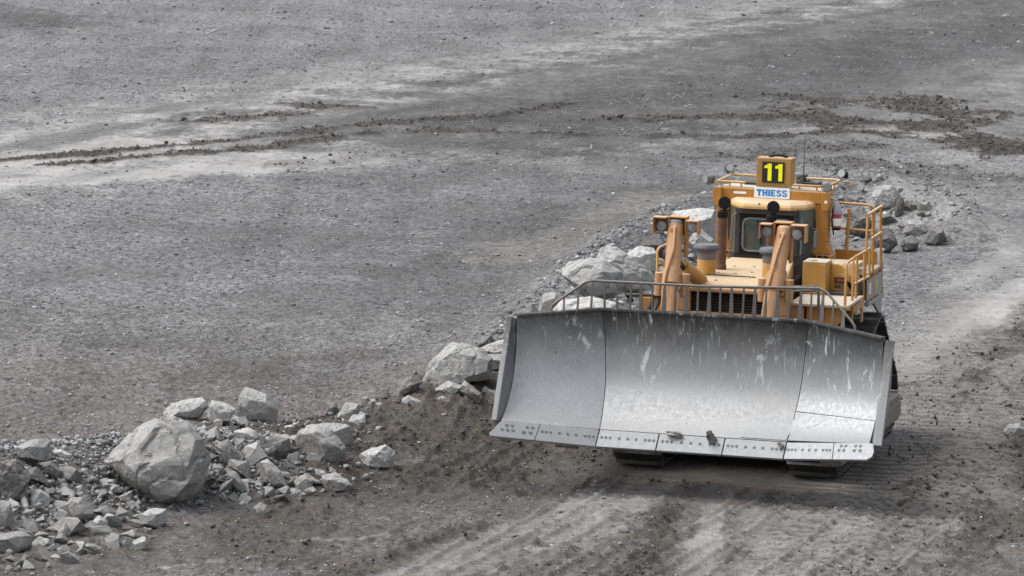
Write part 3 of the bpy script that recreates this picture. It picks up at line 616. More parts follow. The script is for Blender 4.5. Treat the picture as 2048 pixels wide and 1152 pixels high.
for sg in (-1, 1):
    cx = sg * 1.448
    m = MB()
    lk = [(np.interp(s_ * LEN / 120, sl_, hp[:, 0]), np.interp(s_ * LEN / 120, sl_, hp[:, 1])) for s_ in range(120)]
    for a, b in ((-.24, -.14), (.14, .24)):
        ctr = np.array([3.2, .85]); inn = []
        for i in range(120):
            p0, p1 = np.array(lk[i - 1]), np.array(lk[(i + 1) % 120]); t = (p1 - p0) / np.linalg.norm(p1 - p0); nn = np.array([-t[1], t[0]])
            inn.append(tuple(np.array(lk[i]) + nn * .16))
        vs = [(cx + e, p[0], p[1]) for e in (a, b) for lst in (lk, inn) for p in lst]; n = 120; fs = []
        for i in range(n):
            j = (i + 1) % n; fs += [(i, j, n + j, n + i), (2 * n + i, 3 * n + i, 3 * n + j, 2 * n + j), (i, 2 * n + i, 2 * n + j, j), (n + i, n + j, 3 * n + j, 3 * n + i)]
        m.add(vs, fs)
    tr = m.build('crawler_track', 'trackside', R_)
    for k in range(NSH):
        s0 = (k + .37) * PIT; e = .01
        p = [np.array([np.interp((s0 + d) % LEN, sl_, hp[:, 0]), np.interp((s0 + d) % LEN, sl_, hp[:, 1])]) for d in (-.10, 0, .10)]
        t = (p[2] - p[0]) / np.linalg.norm(p[2] - p[0]); o = bpy.data.objects.new('track_shoe', SHOE); COL.objects.link(o); o.parent = tr
        ty, tz = V((0, t[0], t[1])), V((0, t[1], -t[0])); tx = ty.cross(tz)
        o.matrix_local = Matrix(((tx.x, ty.x, tz.x, cx), (tx.y, ty.y, tz.y, p[1][0]), (tx.z, ty.z, tz.z, p[1][1]), (0, 0, 0, 1)))
    for (c, r), nm in zip(circ, ('front_idler', 'rear_idler', 'sprocket')):
        MB().lathe((cx, c[0], c[1]), [(.0, -.20), (.14, -.20), (.16, -.12), (r - .24, -.10), (r - .18, -.13), (r - .17, .13), (r - .24, .10), (.16, .12), (.14, .20), (0, .20)], 28, 'x').build(nm, 'trackside', tr, smooth=35)
    m = MB(); m.box(cx - .22, cx + .22, .9, 5.15, .48, .98); m.box(cx - .16, cx + .16, 1.5, 4.6, .98, 1.2)
    m.build('roller_frame', 'trackside', tr, bevel=.02)
    for k in range(7):
        MB().lathe((cx, 1.25 + k * .58, .36), [(0, -.24), (.20, -.23), (.20, -.12), (.15, -.1), (.15, .1), (.20, .12), (.20, .23), (0, .24)], 16, 'x').build('track_roller', 'trackside', tr, smooth=35)
    MB().box(min(sg * 1.0, sg * 1.3), max(sg * 1.0, sg * 1.3), 3.3, 4.65, 1.0, 2.2).build('final_drive', 'trackside', R_, bevel=.05)
m = MB(); m.box(-.95, .95, .6, 5.6, .68, 1.75); m.box(-.62, .62, .62, 3.2, 1.75, 2.95); m.box(-1.0, 1.0, 3.2, 5.4, 1.75, 2.7)
m.build('main_frame', 'trackside', R_, bevel=.03)
MB().box(-1.05, 1.05, 4.72, 5.75, 2.0, 3.05).build('fuel_tank', 'yellow', R_, bevel=.08)

# --- radiator, hood and what stands on it
rg = MB().box(-.92, .92, .42, .66, 1.15, 2.60).build('radiator_guard', 'tan', R_, bevel=.02)
MB().box(-.92, -.70, .42, .66, 2.605, 2.93).build('guard_pillar', 'tan', rg, bevel=.01); MB().box(.70, .92, .42, .66, 2.605, 2.93).build('guard_pillar', 'tan', rg, bevel=.01)
MB().box(-.695, .695, .58, .64, 2.605, 2.925).build('radiator_core', 'black', rg)
m = MB()
for k in range(7): m.bar((-.69, .50, 2.625 + k * .046), (.69, .50, 2.625 + k * .046), .05, .010, up=(0, -.5, 1))
gs = m.build('grille_slat', 'grille', rg); gs['kind'] = 'stuff'
for xx in (-.35, 0, .35): MB().box(xx - .015, xx + .015, .44, .47, 2.605, 2.925).build('grille_bar', 'grille', rg)
MB().prism([(.36, 2.935), (.66, 2.935), (.66, 3.03), (.42, 3.03), (.36, 3.0)], (-.93, .93), 'x').build('radiator_header', 'tan', rg, bevel=.02)
hd = MB()
hd.add([(-.84, .40, 3.035), (.84, .40, 3.035), (.80, .80, 3.115), (-.80, .80, 3.115), (-.84, .40, 3.06), (.84, .40, 3.06), (.80, .80, 3.145), (-.80, .80, 3.145)], [(0, 3, 2, 1), (4, 5, 6, 7), (0, 1, 5, 4), (1, 2, 6, 5), (2, 3, 7, 6), (3, 0, 4, 7)])
hood = MB().hexa([(-.80, .82, 2.62), (.80, .82, 2.62), (.50, 3.0, 2.62), (-.58, 3.0, 2.62), (-.80, .82, 3.145), (.80, .82, 3.145), (.50, 3.0, 3.215), (-.58, 3.0, 3.215)]).build('engine_hood', 'bonnet', R_, bevel=.035)
hd.build('hood_front_panel', 'bonnet', hood, bevel=.012)
MB().hexa([(-.84, .67, 2.5), (.84, .67, 2.5), (.80, .80, 2.5), (-.80, .80, 2.5), (-.84, .67, 3.06), (.84, .67, 3.06), (.80, .80, 3.10), (-.80, .80, 3.10)]).build('hood_cowl', 'tan', hood)
for xx, yy in ((-.42, 1.25), (.10, 1.45), (-.30, 2.0), (.02, 2.05), (-.33, .62), (-.12, 1.2)):
    zz = 3.145 + (yy - .82) * .032 if yy > .82 else 3.105
    MB().lathe((xx, yy, zz - .004), [(.0, 0), (.028, 0), (.022, .012), (.0, .012)], 8).build('hood_bolt', 'dark', hood)
MB().bar((-.52, .79, 3.17), (.30, .79, 3.17), .018, .018).build('hood_hinge', 'dark', hood)
for xx, yy in ((-.57, 1.0), (.52, 1.0)):
    ap = MB().lathe((xx, yy, 3.10), [(.155, 0), (.155, .29), (.15, .30)], 24).build('air_precleaner', 'yellow', R_, smooth=35)
    MB().lathe((xx, yy, 3.40), [(.15, 0), (.158, .01), (.158, .16), (.15, .165)], 24).build('intake_screen', 'mesh', ap, smooth=35)
    MB().lathe((xx, yy, 3.545), [(.12, .015), (.20, .0), (.225, .03), (.225, .05), (.19, .10), (.18, .095), (.05, .10)], 28).build('intake_cap', 'rubber', ap, smooth=45)
for xx, zt in ((-.45, 4.13), (.37, 4.10)):
    st = MB().lathe((xx, 1.6, 3.12), [(.088, 0), (.088, .12), (.078, .13), (.078, zt - 3.12), (.06, zt - 3.12), (.055, zt - 3.2)], 20).build('exhaust_stack', 'rust', R_, smooth=35)
    MB().lathe((xx, 1.6, zt - .10), [(.082, 0), (.088, .01), (.088, .10), (.075, .105)], 20).build('stack_collar', 'black', st, smooth=35)
    m = MB(); m.lathe((xx + .03, 1.58, zt + .145), [(.0, -.016), (.10, -.013), (.108, 0), (.10, .013), (.0, .016)], 28, 'y'); m.build('rain_cap', 'black', st, smooth=30)
    m = MB(); m.box(xx + .005, xx + .055, 1.585, 1.64, zt - .0, zt + .05); m.bar((xx - .05, 1.62, zt + .012), (xx + .10, 1.62, zt + .012), .03, .025); m.build('cap_hinge', 'black', st)

# --- lift cylinders with yokes and lamps
def work_lamp(c, par, shroud, side, tip='lens'):
    x0, x1, z0, z1 = shroud; y0, y1 = -.16, .10; t = .014
    sh = MB(); sh.box(x0, x1, y0, y1, z1 - t, z1)
    xs = x0 if side < 0 else x1 - t; sh.box(xs, xs + t, y0, y1, z0, z1 - t - .001); sh.box(x0 + t + .001, x1 - t - .001, y1 - t, y1, z0 + .02, z1 - t - .001)
    s_ = sh.build('lamp_shroud', 'tan', par)
    lp = MB().lathe((c[0], c[1], c[2]), [(.0, .13), (.06, .12), (.088, .03), (.092, 0.0), (.080, -.006), (.078, .0)], 20, 'y').build('work_lamp', 'lampgrey', par, smooth=40)
    MB().lathe((c[0], c[1] + .002, c[2]), [(0, -.012), (.05, -.009), (.077, -.002), (.077, .004), (0, .005)], 20, 'y').build('lens', 'lens', par, smooth=40)
for sg in (-1, 1):
    A, B = V((sg * .895, .03, 4.04)), V((sg * .79, -.85, 2.25)); d = (B - A).normalized(); Cc = V((sg * .862, -.36, 3.24)); Cc = A + d * ((Cc - A).dot(d))
    lc = MB().tube([A, A + d * .02, A + d * .06, Cc - d * .12], .125, 22).build('lift_cylinder', 'tan', R_, smooth=40)
    m = MB(); m.tube([Cc - d * .13, Cc - d * .11, Cc + d * .11, Cc + d * .13], .155, 22); m.build('trunnion_collar', 'tan', lc, smooth=40)
    MB().tube([Cc + d * .13, B], .108, 18).build('lower_barrel', 'tan', lc, smooth=40)
    MB().tube([B - d * .1, B + d * .55], .07, 14).build('cylinder_rod', 'rim', lc, smooth=40)
    side = V((0, -1, .0)); f = (side - d * side.dot(d)).normalized(); r = d.cross(f)
    hp0 = A + f * .13 + d * .10 - r * .02
    MB().tube([hp0 - f * .03 + d * -.05, hp0 + f * .01, A + f * .145 + d * .45 + r * .03 * sg, Cc + f * .17 - d * .02 + r * .06, Cc + f * .17 + d * .25 + r * .09, Cc + f * .12 + d * .62 + r * .09], .022, 8).build('oil_pipe', 'tan', lc, smooth=60)
    MB().box(A.x - .05, A.x + .05, A.y - .19, A.y - .08, A.z - .10, A.z - .02).build('pipe_clamp', 'tan', lc, bevel=.015)
    MB().lathe((A.x, A.y + .02, A.z + .0), [(.128, -.02), (.125, .05), (.09, .09), (.0, .10)], 18).build('cylinder_cap', 'rubber' if sg < 0 else 'tan', lc, smooth=45)
    for q, nm in ((-1, 'trunnion_boss'), (1, 'trunnion_boss')):
        c = V((Cc.x + q * .215, Cc.y + .05, Cc.z - .12)); m = MB(); m.tube([c + V((0, 0, .18)), c + V((0, 0, .15)), c + V((0, 0, -.13)), c + V((0, 0, -.2))], .075, 14); m.bar(c + V((0, 0, .05)), V((Cc.x, c.y, c.z + .05)), .12, .12); m.build(nm, 'tan', lc, smooth=40, bevel=.008)
    yk = MB(); x0, x1 = sorted((sg * .715, sg * 1.01)); yk.box(x0, x1, .0, .26, 4.155, 4.18); yk.box(x0, x0 + .03, .02, .24, 3.52, 4.154); yk.box(x1 - .03, x1, .02, .24, 3.52, 4.154); yk.box(x0 + .031, x1 - .031, .20, .22, 3.85, 4.154)
    yo = yk.build('cylinder_yoke', 'orange', lc, bevel=.006)
    if sg < 0:
        work_lamp((-1.125, -.02, 4.02), lc, (-1.24, -1.02, 3.90, 4.175), -1); work_lamp((-.60, -.02, 4.03), lc, (-.70, -.49, 3.91, 4.14), 1)
    else:
        work_lamp((.61, -.02, 4.02), lc, (.51, .70, 3.92, 4.155), -1); work_lamp((1.11, -.02, 4.00), lc, (1.02, 1.27, 3.88, 4.16), 1)
    hb = MB(); hb.tube([(sg * .52, .55, 3.10), (sg * .60, .42, 3.16), (sg * .80, .12, 3.33)], .085, 18, True, .155); hb.build('cylinder_bracket', 'yellow', lc, smooth=40)
    MB().box(min(sg * .50, sg * .72), max(sg * .50, sg * .72), .42, .62, 3.08, 3.125).build('bracket_foot', 'tan', lc, bevel=.01)
    MB().tube([(sg * .74, .16, 3.30), (sg * .78, .08, 3.36), (sg * .80, .0, 3.42)], .05, 10).build('hydraulic_hose', 'dark', lc, smooth=60)

# --- cab
CY = 3.12
cab = MB().box(-.74, .74, 3.62, 4.6, 2.5, 3.26).build('cab', 'dark', R_, bevel=.02)
m = MB(); m.add([(-.56, CY, 2.6), (.66, CY, 2.6), (.80, 3.6, 2.6), (-.74, 3.6, 2.6), (-.56, CY, 3.27), (.66, CY, 3.27), (.80, 3.6, 3.27), (-.74, 3.6, 3.27)], [(0, 3, 2, 1), (4, 5, 6, 7), (0, 1, 5, 4), (1, 2, 6, 5), (2, 3, 7, 6), (3, 0, 4, 7)]); m.build('front_bulkhead', 'dark', cab)
rf = [(-.62, 3.25), (-.40, 2.98), (.42, 2.98), (.66, 3.22), (.78, 3.6), (.78, 4.6), (-.78, 4.6), (-.78, 3.6)]
m = MB(); n = len(rf)
for s_ in (0,):
    cen = V((0, 3.8, 0)); rings = []
    for sc, z in ((1.0, 4.045), (1.0, 4.09), (.97, 4.13), (.86, 4.175)):
        rings.append([(cen.x + (a - cen.x) * sc, cen.y + (b - cen.y) * sc, z + (.0 if b < 3.3 else .012)) for a, b in rf])
    vs = [p for r in rings for p in r]; fs = [tuple(range(n - 1, -1, -1)), tuple(range(3 * n, 4 * n))]
    for i in range(3):
        for k in range(n): fs.append((i * n + k, i * n + (k + 1) % n, (i + 1) * n + (k + 1) % n, (i + 1) * n + k))
    m.add(vs, fs)
m.build('cab_roof', 'bonnet', cab, bevel=.01)
MB().box(-.50, .52, 3.05, 3.2, 3.955, 4.04).build('roof_header', 'dark', cab, bevel=.01)
MB().lathe((-.12, 3.0, 4.13), [(0, 0), (.016, 0), (.012, .02), (0, .02)], 8).build('roof_bolt', 'dark', cab)
for (x, y, x2, y2) in ((-.50, CY, .065, .05), (.50, CY, .065, .05), (-.73, 3.58, .06, .06), (.73, 3.58, .06, .06), (-.73, 4.55, .06, .06), (.73, 4.55, .06, .06)):
    MB().box(x - x2 / 2 - .01, x + x2 / 2 + .01, y - y2 / 2, y + y2 / 2, 3.26, 4.05).build('cab_pillar', 'dark', cab, bevel=.012)
def pane(name, a, b, z0, z1, par, lab=None):
    a, b = V((a[0], a[1], 0)), V((b[0], b[1], 0)); d = (b - a).normalized(); nrm = V((d.y, -d.x, 0)) * .008; m = MB()
    m.hexa([(a - nrm) + V((0, 0, z0)), (b - nrm) + V((0, 0, z0)), (b + nrm) + V((0, 0, z0)), (a + nrm) + V((0, 0, z0)), (a - nrm) + V((0, 0, z1)), (b - nrm) + V((0, 0, z1)), (b + nrm) + V((0, 0, z1)), (a + nrm) + V((0, 0, z1))])
    return m.build(name, 'glass', par)
pane('windscreen', (-.46, CY), (.46, CY), 3.27, 3.96, cab); pane('corner_window', (-.535, CY + .03), (-.72, 3.54), 3.27, 4.04, cab); pane('corner_window', (.535, CY + .03), (.72, 3.54), 3.27, 4.04, cab)
pane('side_window', (-.73, 3.62), (-.73, 4.50), 3.27, 4.04, cab); pane('side_window', (.73, 3.62), (.73, 4.50), 3.27, 4.04, cab); pane('rear_window', (-.66, 4.55), (.66, 4.55), 3.27, 4.04, cab)
def rrect(x0, x1, z0, z1, y, r, n=5):
    out = []
    for cx_, cz_, a0 in ((x1 - r, z1 - r, 0), (x0 + r, z1 - r, 90), (x0 + r, z0 + r, 180), (x1 - r, z0 + r, 270)):
        for k in range(n + 1):
            t = math.radians(a0 + 90 * k / n); out.append((cx_ + r * math.cos(t), y, cz_ + r * math.sin(t)))
    return out + [out[0]]
MB().tube(rrect(-.40, .42, 3.32, 3.87, CY - .03, .10), .020, 8, False).build('window_frame', 'lampgrey', cab, smooth=60)
m = MB()
for rr in ((-.455, -.40, 3.27, 3.96), (.42, .455, 3.27, 3.96)): m.box(rr[0], rr[1], CY - .025, CY - .012, rr[2], rr[3])
m.box(-.40, .42, CY - .025, CY - .012, 3.27, 3.325); m.box(-.40, .42, CY - .025, CY - .012, 3.87, 3.96); m.build('window_seal', 'black', cab)
for x0, x1 in ((-.16, -.10), (.02, -.08)):
    m = MB(); m.tube([(x0, CY - .045, 3.86), (x1, CY - .05, 3.62)], .010, 6); m.bar((x1 - .0, CY - .045, 3.74), (x1 + .005, CY - .045, 3.44), .014, .012); m.build('wiper', 'black', cab)
MB().box(-.70, .70, 4.50, 4.53, 3.27, 3.62).build('rear_wall', 'seat', cab)
m = MB(); m.box(-.26, .20, 3.95, 4.10, 3.27, 3.86); m.box(-.26, .20, 3.62, 3.95, 3.27, 3.38); m.build('operator_seat', 'seat', cab, bevel=.04)
m = MB(); m.box(-.42, -.28, 3.4, 3.7, 3.27, 3.62); m.box(.26, .42, 3.35, 3.6, 3.27, 3.5); m.build('control_console', 'seat', cab, bevel=.02)
m = MB(); m.tube([(.60, CY - .02, 3.30), (.60, CY - .02, 3.93)], .016, 8); m.build('cab_grab_rail', 'lampgrey', cab)
m = MB(); m.box(.80, .84, 3.15, 3.3, 3.44, 3.70); m.tube([(.72, 3.4, 3.72), (.82, 3.25, 3.73)], .012, 6); m.tube([(.72, 3.4, 3.42), (.82, 3.25, 3.41)], .012, 6); m.build('side_mirror', 'lampgrey', cab)
m = MB(); m.tube([(-.52, CY - .04, 3.95), (-.58, CY - .03, 3.9), (-.60, CY, 3.35)], .014, 6); m.build('washer_hose', 'lampgrey', cab, smooth=60)

# --- rollover frame over the cab, with the number box, name board and roof lamps
RP = MB().box(-.93, .93, 3.50, 3.88, 4.128, 4.335).build('rollover_frame', 'orange', R_, bevel=.02)
MB().box(-.90, .90, 3.89, 4.75, 4.25, 4.33).build('canopy_plate', 'pale', RP, bevel=.01)
MB().box(-.90, .90, 3.54, 3.86, 4.337, 4.352).build('beam_top_sheet', 'pale', RP)
for sg in (-1, 1):
    m = MB(); prof = [(.66, 4.13), (.93, 4.13), (.955, 4.0), (.955, 3.45), (1.03, 3.27), (.60, 3.27), (.735, 3.45), (.755, 3.75), (.735, 3.98)]
    m.prism([(sg * a, b) for a, b in prof], (3.53, 3.86)); m.build('frame_post', 'orange', RP, bevel=.015)
    MB().box(min(sg * .58, sg * 1.06), max(sg * .58, sg * 1.06), 3.46, 3.92, 3.15, 3.268).build('post_flange', 'orange', RP, bevel=.012)
    for k in range(4): MB().box(sg * (.66 + k * .10) - .03, sg * (.66 + k * .10) + .03, 3.44, 3.458, 3.235, 3.265).build('flange_bolt', 'black', RP)
    prof = [(.86, 4.345), (1.0, 4.345), (1.01, 4.30), (1.0, 4.10), (.965, 4.03), (.89, 4.03), (.86, 4.09)]
    m = MB(); m.prism([(sg * a, b) for a, b in prof], (3.40, 3.496)); m.build('beam_end_cap', 'orange', RP, bevel=.012)
    for k in range(4): MB().lathe((sg * 1.0, 3.56, 4.08 + k * .07), [(0, 0), (.02, 0), (.02, sg * .03), (0, sg * .03)], 8, 'x').build('cap_bolt', 'orange', RP)
MB().box(-.665, -.445, 3.488, 3.499, 4.235, 4.275).build('maker_strip', 'white', RP, bevel=.004)
MB().lathe((.94, 3.398, 4.18), [(0, -.004), (.028, -.004), (.028, 0), (0, 0)], 14, 'y').build('round_decal', 'white', RP)
nb = MB().box(-.31, .30, 3.482, 3.499, 4.190, 4.370).build('name_board', 'white', RP)
def glyphs(txt, x0, z0, h, wd, gap, y, mat, par, name, st=.27, lean=0.0):
    b = st * h; m = MB(); x = x0
    def rect(a, c, e, f): m.prism([(a, e), (c, e), (c, f), (a, f)], (y - .003, y))
    for ch in txt:
        w_ = wd; z1 = z0 + h; mid = z0 + h / 2
        if ch == 'T': rect(x, x + w_, z1 - b, z1); rect(x + w_ / 2 - b / 2, x + w_ / 2 + b / 2, z0, z1 - b)
        elif ch == 'H': rect(x, x + b, z0, z1); rect(x + w_ - b, x + w_, z0, z1); rect(x + b, x + w_ - b, mid - b * .42, mid + b * .42)
        elif ch == 'I': w_ = b; rect(x, x + b, z0, z1)
        elif ch == 'E': rect(x, x + b, z0, z1); [rect(x + b, x + w_ * q, e, e + b * .72) for e, q in ((z0, .95), (mid - b * .36, .86), (z1 - b * .72, .95))]
        elif ch == 'S':
            c1 = [(.95, .78), (.90, .93), (.70, 1.0), (.32, 1.0), (.08, .92), (0, .75), (.06, .58), (.25, .48), (.62, .40), (.66, .31), (.60, .22), (.42, .19), (.32, .24), (.30, .32), (0, .30), (.06, .10), (.26, .0), (.70, .0), (.93, .09), (1.0, .28), (.95, .46), (.74, .57), (.38, .65), (.33, .72), (.38, .80), (.55, .82), (.64, .77), (.66, .70)]
            m.prism([(x + a * w_, z0 + c * h) for a, c in c1], (y - .003, y))
        elif ch == 'N': rect(x, x + b, z0, z1); rect(x + w_ - b, x + w_, z0, z1); m.prism([(x, z1), (x + b, z1), (x + w_, z0), (x + w_ - b, z0)], (y - .004, y))
        elif ch == 'O':
            o_ = [(x + w_ / 2 + w_ / 2 * math.cos(t), mid + h / 2 * math.sin(t)) for t in np.linspace(0, 2 * math.pi, 17)]; i_ = [(x + w_ / 2 + (w_ / 2 - b) * math.cos(t), mid + (h / 2 - b) * math.sin(t)) for t in np.linspace(0, 2 * math.pi, 17)]
            for k in range(16): m.prism([o_[k], o_[k + 1], i_[k + 1], i_[k]], (y - .003, y))
        elif ch == '1': rect(x + w_ - b, x + w_, z0, z1); m.prism([(x + w_ - b, z1), (x + w_ - b * .75, z1), (x + w_ - b, z1 - h * .27), (x, z1 - h * .27), (x, z1 - h * .13), (x + w_ * .28, z1 - h * .10)][::-1], (y - .003, y))
        x += w_ + gap
    return m.build(name, mat, par)
glyphs('THIESS', -.265, 4.222, .112, .088, .010, 3.482, 'blue', nb, 'board_lettering', .30)
bx = MB().box(-.30, .30, 3.56, 3.92, 4.385, 4.862).build('number_box', 'mustard', RP, bevel=.012)
MB().box(-.30, .30, 3.545, 3.559, 4.372, 4.389).build('box_foot', 'mustard', bx)
MB().box(-.195, .185, 3.545, 3.559, 4.445, 4.800).build('number_plate', 'plate', bx)
for xx in (-.158, .028): glyphs('1', xx, 4.478, .292, .124, 0, 3.5445, 'fluoro', bx, 'digit', .225)
MB().tube([(-.12, 3.74, 4.865), (-.03, 3.72, 4.895), (.08, 3.72, 4.905), (.2, 3.74, 4.875)], .02, 8).build('box_handle', 'black', bx, smooth=60)
rr = MB(); zt = 4.425
rr.tube([(-.48, 3.56, zt), (-.92, 3.56, zt), (-.97, 3.62, zt), (-.97, 4.75, zt), (-.92, 4.8, zt), (.88, 4.8, zt), (.93, 4.75, zt), (.93, 3.62, zt), (.88, 3.56, zt), (.34, 3.56, zt)], .020, 8)
for xx, yy in ((-.75, 3.56), (-.55, 3.56), (.45, 3.56), (.75, 3.56), (-.97, 4.2), (.93, 4.2), (-.4, 4.8), (.4, 4.8)): rr.tube([(xx, yy, 4.33), (xx, yy, zt)], .016, 6)
RR = rr.build('roof_rail', 'rail', RP, smooth=60)
def roof_lamp(c, aim, mat, lab=None):
    m = MB(); a = V(aim).normalized(); p = V(c); m.tube([p - a * .09, p - a * .05, p + a * .05, p + a * .07], .06, 14, True, .078)
    o = m.build('roof_lamp', mat, RP, smooth=40); MB().tube([p + a * .068, p + a * .078], .070, 14).build('lens', 'lens', o)
    b = MB(); b.tube([p + V((-.08, 0, .02)), p + V((-.085, 0, -.07)), p + V((0, 0, -.10)), p + V((.085, 0, -.07)), p + V((.08, 0, .02))], .008, 6); b.build('lamp_bracket', 'dark', o)
roof_lamp((-1.10, 3.5, 4.47), (-.75, -.75, -.15), 'lampgrey'); roof_lamp((-1.02, 4.8, 4.53), (.3, -.9, .3), 'black'); roof_lamp((.97, 4.8, 4.53), (-.25, -.9, .25), 'black'); roof_lamp((.93, 3.48, 4.45), (.3, -.95, -.35), 'lampgrey')
for xx, yy in ((-1.05, 3.55), (1.06, 4.75)): MB().box(xx - .11, xx + .11, yy - .03, yy + .03, 4.395, 4.41).build('lamp_plate', 'rail', RP)
m = MB(); m.lathe((.27, 4.6, 4.46), [(.10, 0), (.125, .02), (.125, .055), (.08, .085), (0, .09)], 20); m.box(.2, .36, 4.58, 4.66, 4.34, 4.46); m.build('roof_beacon', 'lampgrey', RP, smooth=40)
m = MB(); m.box(.38, .62, 4.3, 4.7, 4.34, 4.40); m.tube([(.40, 4.5, 4.40), (.50, 4.3, 4.46), (.6, 4.2, 4.40)], .02, 6); m.tube([(.30, 4.2, 4.41), (.34, 4.4, 4.46), (.42, 4.5, 4.40)], .016, 6); m.build('roof_cable', 'dark', RP, smooth=60)
m = MB(); m.tube([(-.7, 4.3, 4.345), (-.3, 4.4, 4.36), (-.1, 4.2, 4.36)], .03, 6); m.box(-.62, -.25, 4.15, 4.55, 4.335, 4.37); m.build('roof_box', 'dark', RP)
m = MB(); m.lathe((.34, 4.5, 4.34), [(.03, 0), (.03, .08), (.012, .10), (.006, .5), (.004, .85), (0, .86)], 8); m.lathe((.34, 4.5, 4.66), [(0, -.025), (.022, 0), (0, .025)], 8); m.build('antenna', 'dark', RP)

# --- fenders, tanks, walkway and hand rails
for sg in (-1, 1):
    a, b = sorted((sg * .86, sg * (1.84 if sg > 0 else 1.45)))
    fd = MB().box(a, b, .80, 2.25, 2.735, 2.785).build('fender_deck', 'pale', R_, bevel=.01)
    for x0, x1, z0, mt in ((.88, 1.10, 2.40, 'bonnet'), (1.14, 1.40, 2.34, 'orange'), (1.44, 1.62, 2.42, 'orange')):
        p, q = sorted((sg * x0, sg * x1)); MB().box(p, q, .86, 1.5, z0, 2.73).build('fender_box', mt, fd, bevel=.012)
    p, q = sorted((sg * 1.405, sg * 1.435)); MB().box(p, q, .9, 1.5, 2.34, 2.73).build('fender_gap_plate', 'dark', fd)
    p, q = sorted((sg * .9, sg * 1.30)); MB().box(p, q, 1.6, 3.6, 2.20, 2.5).build('fender_underframe', 'dark', fd)
t1 = MB().box(.84, 1.235, 2.02, 2.55, 2.79, 3.31).build('side_tank', 'yellow', R_, bevel=.012)
MB().box(.84, 1.235, 2.02, 2.55, 3.312, 3.325).build('tank_lid', 'pale', t1); MB().lathe((.98, 2.2, 3.325), [(0, 0), (.07, 0), (.07, .02), (0, .02)], 14).build('filler_cap', 'pale', t1, smooth=40)
MB().box(1.12, 1.225, 2.008, 2.018, 2.80, 3.29).build('tank_door', 'yellow', t1, bevel=.003)
prof = [(1.24, 2.79), (1.24, 3.265), (1.34, 3.275), (1.42, 3.255), (1.50, 3.19), (1.58, 3.09), (1.66, 2.97), (1.66, 2.79)]
t2 = MB().prism(prof, (2.42, 3.0)).build('hydraulic_tank', 'yellow', R_, bevel=.02)
MB().box(1.29, 1.56, 2.405, 2.419, 2.80, 3.10).build('tank_panel', 'yellow', t2, bevel=.004)
ws = MB().box(1.31, 1.505, 2.394, 2.404, 2.955, 3.045).build('warning_sticker', 'plate', t2)
MB().prism([(1.32 + .085 + .08 * math.cos(t), 3.0 + .026 * math.sin(t)) for t in np.linspace(0, 2 * math.pi, 15)[:-1]], (2.388, 2.393)).build('sticker_oval', 'red', t2)
glyphs('NO', 1.315, 2.862, .055, .048, .010, 2.404, 'plate', t2, 'sticker_lettering', .26)
m = MB()
for k in range(3): m.box(1.315, 1.50 - .02 * (k % 2), 2.401, 2.404, 2.922 + k * .010, 2.926 + k * .010)
for k in range(3): m.box(1.425, 1.50, 2.401, 2.404, 2.866 + k * .018, 2.874 + k * .018)
o = m.build('sticker_text_line', 'lampgrey', t2); o['kind'] = 'stuff'
MB().prism([(1.50, 3.02), (1.62, 2.93), (1.58, 2.86), (1.50, 2.95)], (2.40, 2.418)).build('tank_slot', 'black', t2)
m = MB(); m.box(.85, 1.75, 2.05, 2.41, 2.786, 2.83); m.box(1.62, 1.74, 2.3, 2.9, 2.83, 3.0); m.build('deck_clutter', 'dark', R_)
pf = MB().box(1.06, 1.78, 3.02, 4.30, 3.02, 3.075).build('side_platform', 'pale', R_, bevel=.008)
MB().box(1.08, 1.62, 2.98, 3.45, 3.14, 3.225).build('deck_box', 'pale', pf, bevel=.01); MB().box(1.08, 1.76, 3.05, 4.28, 2.60, 3.015).build('platform_box', 'orange', pf, bevel=.01)
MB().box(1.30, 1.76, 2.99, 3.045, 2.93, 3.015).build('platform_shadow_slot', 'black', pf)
MB().box(.98, 1.70, 4.20, 4.26, 3.08, 3.30).build('toe_board', 'orange', pf, bevel=.006)
X = 1.78; hr = lambda pts, nm='hand_rail', mt='rail', r=.022: MB().tube(pts, r, 8).build(nm, mt, pf, smooth=60)
hr([(X, .83, 2.60), (X, .83, 3.42), (X, .88, 3.48), (X, 1.40, 3.49)]); hr([(X, 1.52, 2.42), (X, 1.48, 3.50), (X, 3.04, 3.48), (X, 3.06, 3.40), (X, 3.06, 2.6)])
hr([(X, 1.50, 3.05), (X, 3.05, 3.01)]); hr([(X, 1.84, 3.47), (X, 1.80, 2.62)], 'rail_post'); hr([(X, 2.53, 3.47), (X, 2.54, 2.62)], 'rail_post')
hr([(X, 2.64, 3.05), (X, 2.66, 3.5), (X, 2.72, 4.07)], 'gate_post'); hr([(X + .01, 2.66, 4.085), (X + .01, 4.02, 4.10)], 'gate_top_rail', 'rail', .026); hr([(X, 3.22, 4.06), (X, 3.50, 2.55)], 'gate_post'); hr([(X, 3.99, 4.08), (X, 4.06, 3.6), (X, 4.42, 2.55)], 'gate_post')
hr([(X + .01, 3.06, 3.64), (X + .01, 4.08, 3.65)], 'gate_rail', 'rail', .022)
hr([(1.0, 4.3, 4.09), (1.50, 4.3, 4.075), (1.60, 4.3, 4.04), (1.62, 4.3, 3.95), (1.62, 4.3, 3.1)], 'rear_rail'); hr([(1.02, 4.3, 3.655), (1.60, 4.3, 3.63)], 'rear_rail'); hr([(1.16, 4.27, 3.08), (1.19, 4.27, 4.0)], 'rail_post', 'rail', .032)
MB().box(X - .012, X + .012, 2.86, 4.34, 2.61, 2.96).build('side_panel', 'silver', pf, bevel=.004)
MB().box(X + .013, X + .016, 3.72, 3.84, 2.72, 2.88).build('lime_sticker', 'lime', pf); MB().box(X + .013, X + .016, 3.0, 3.2, 2.70, 2.90).build('white_sticker', 'white', pf)
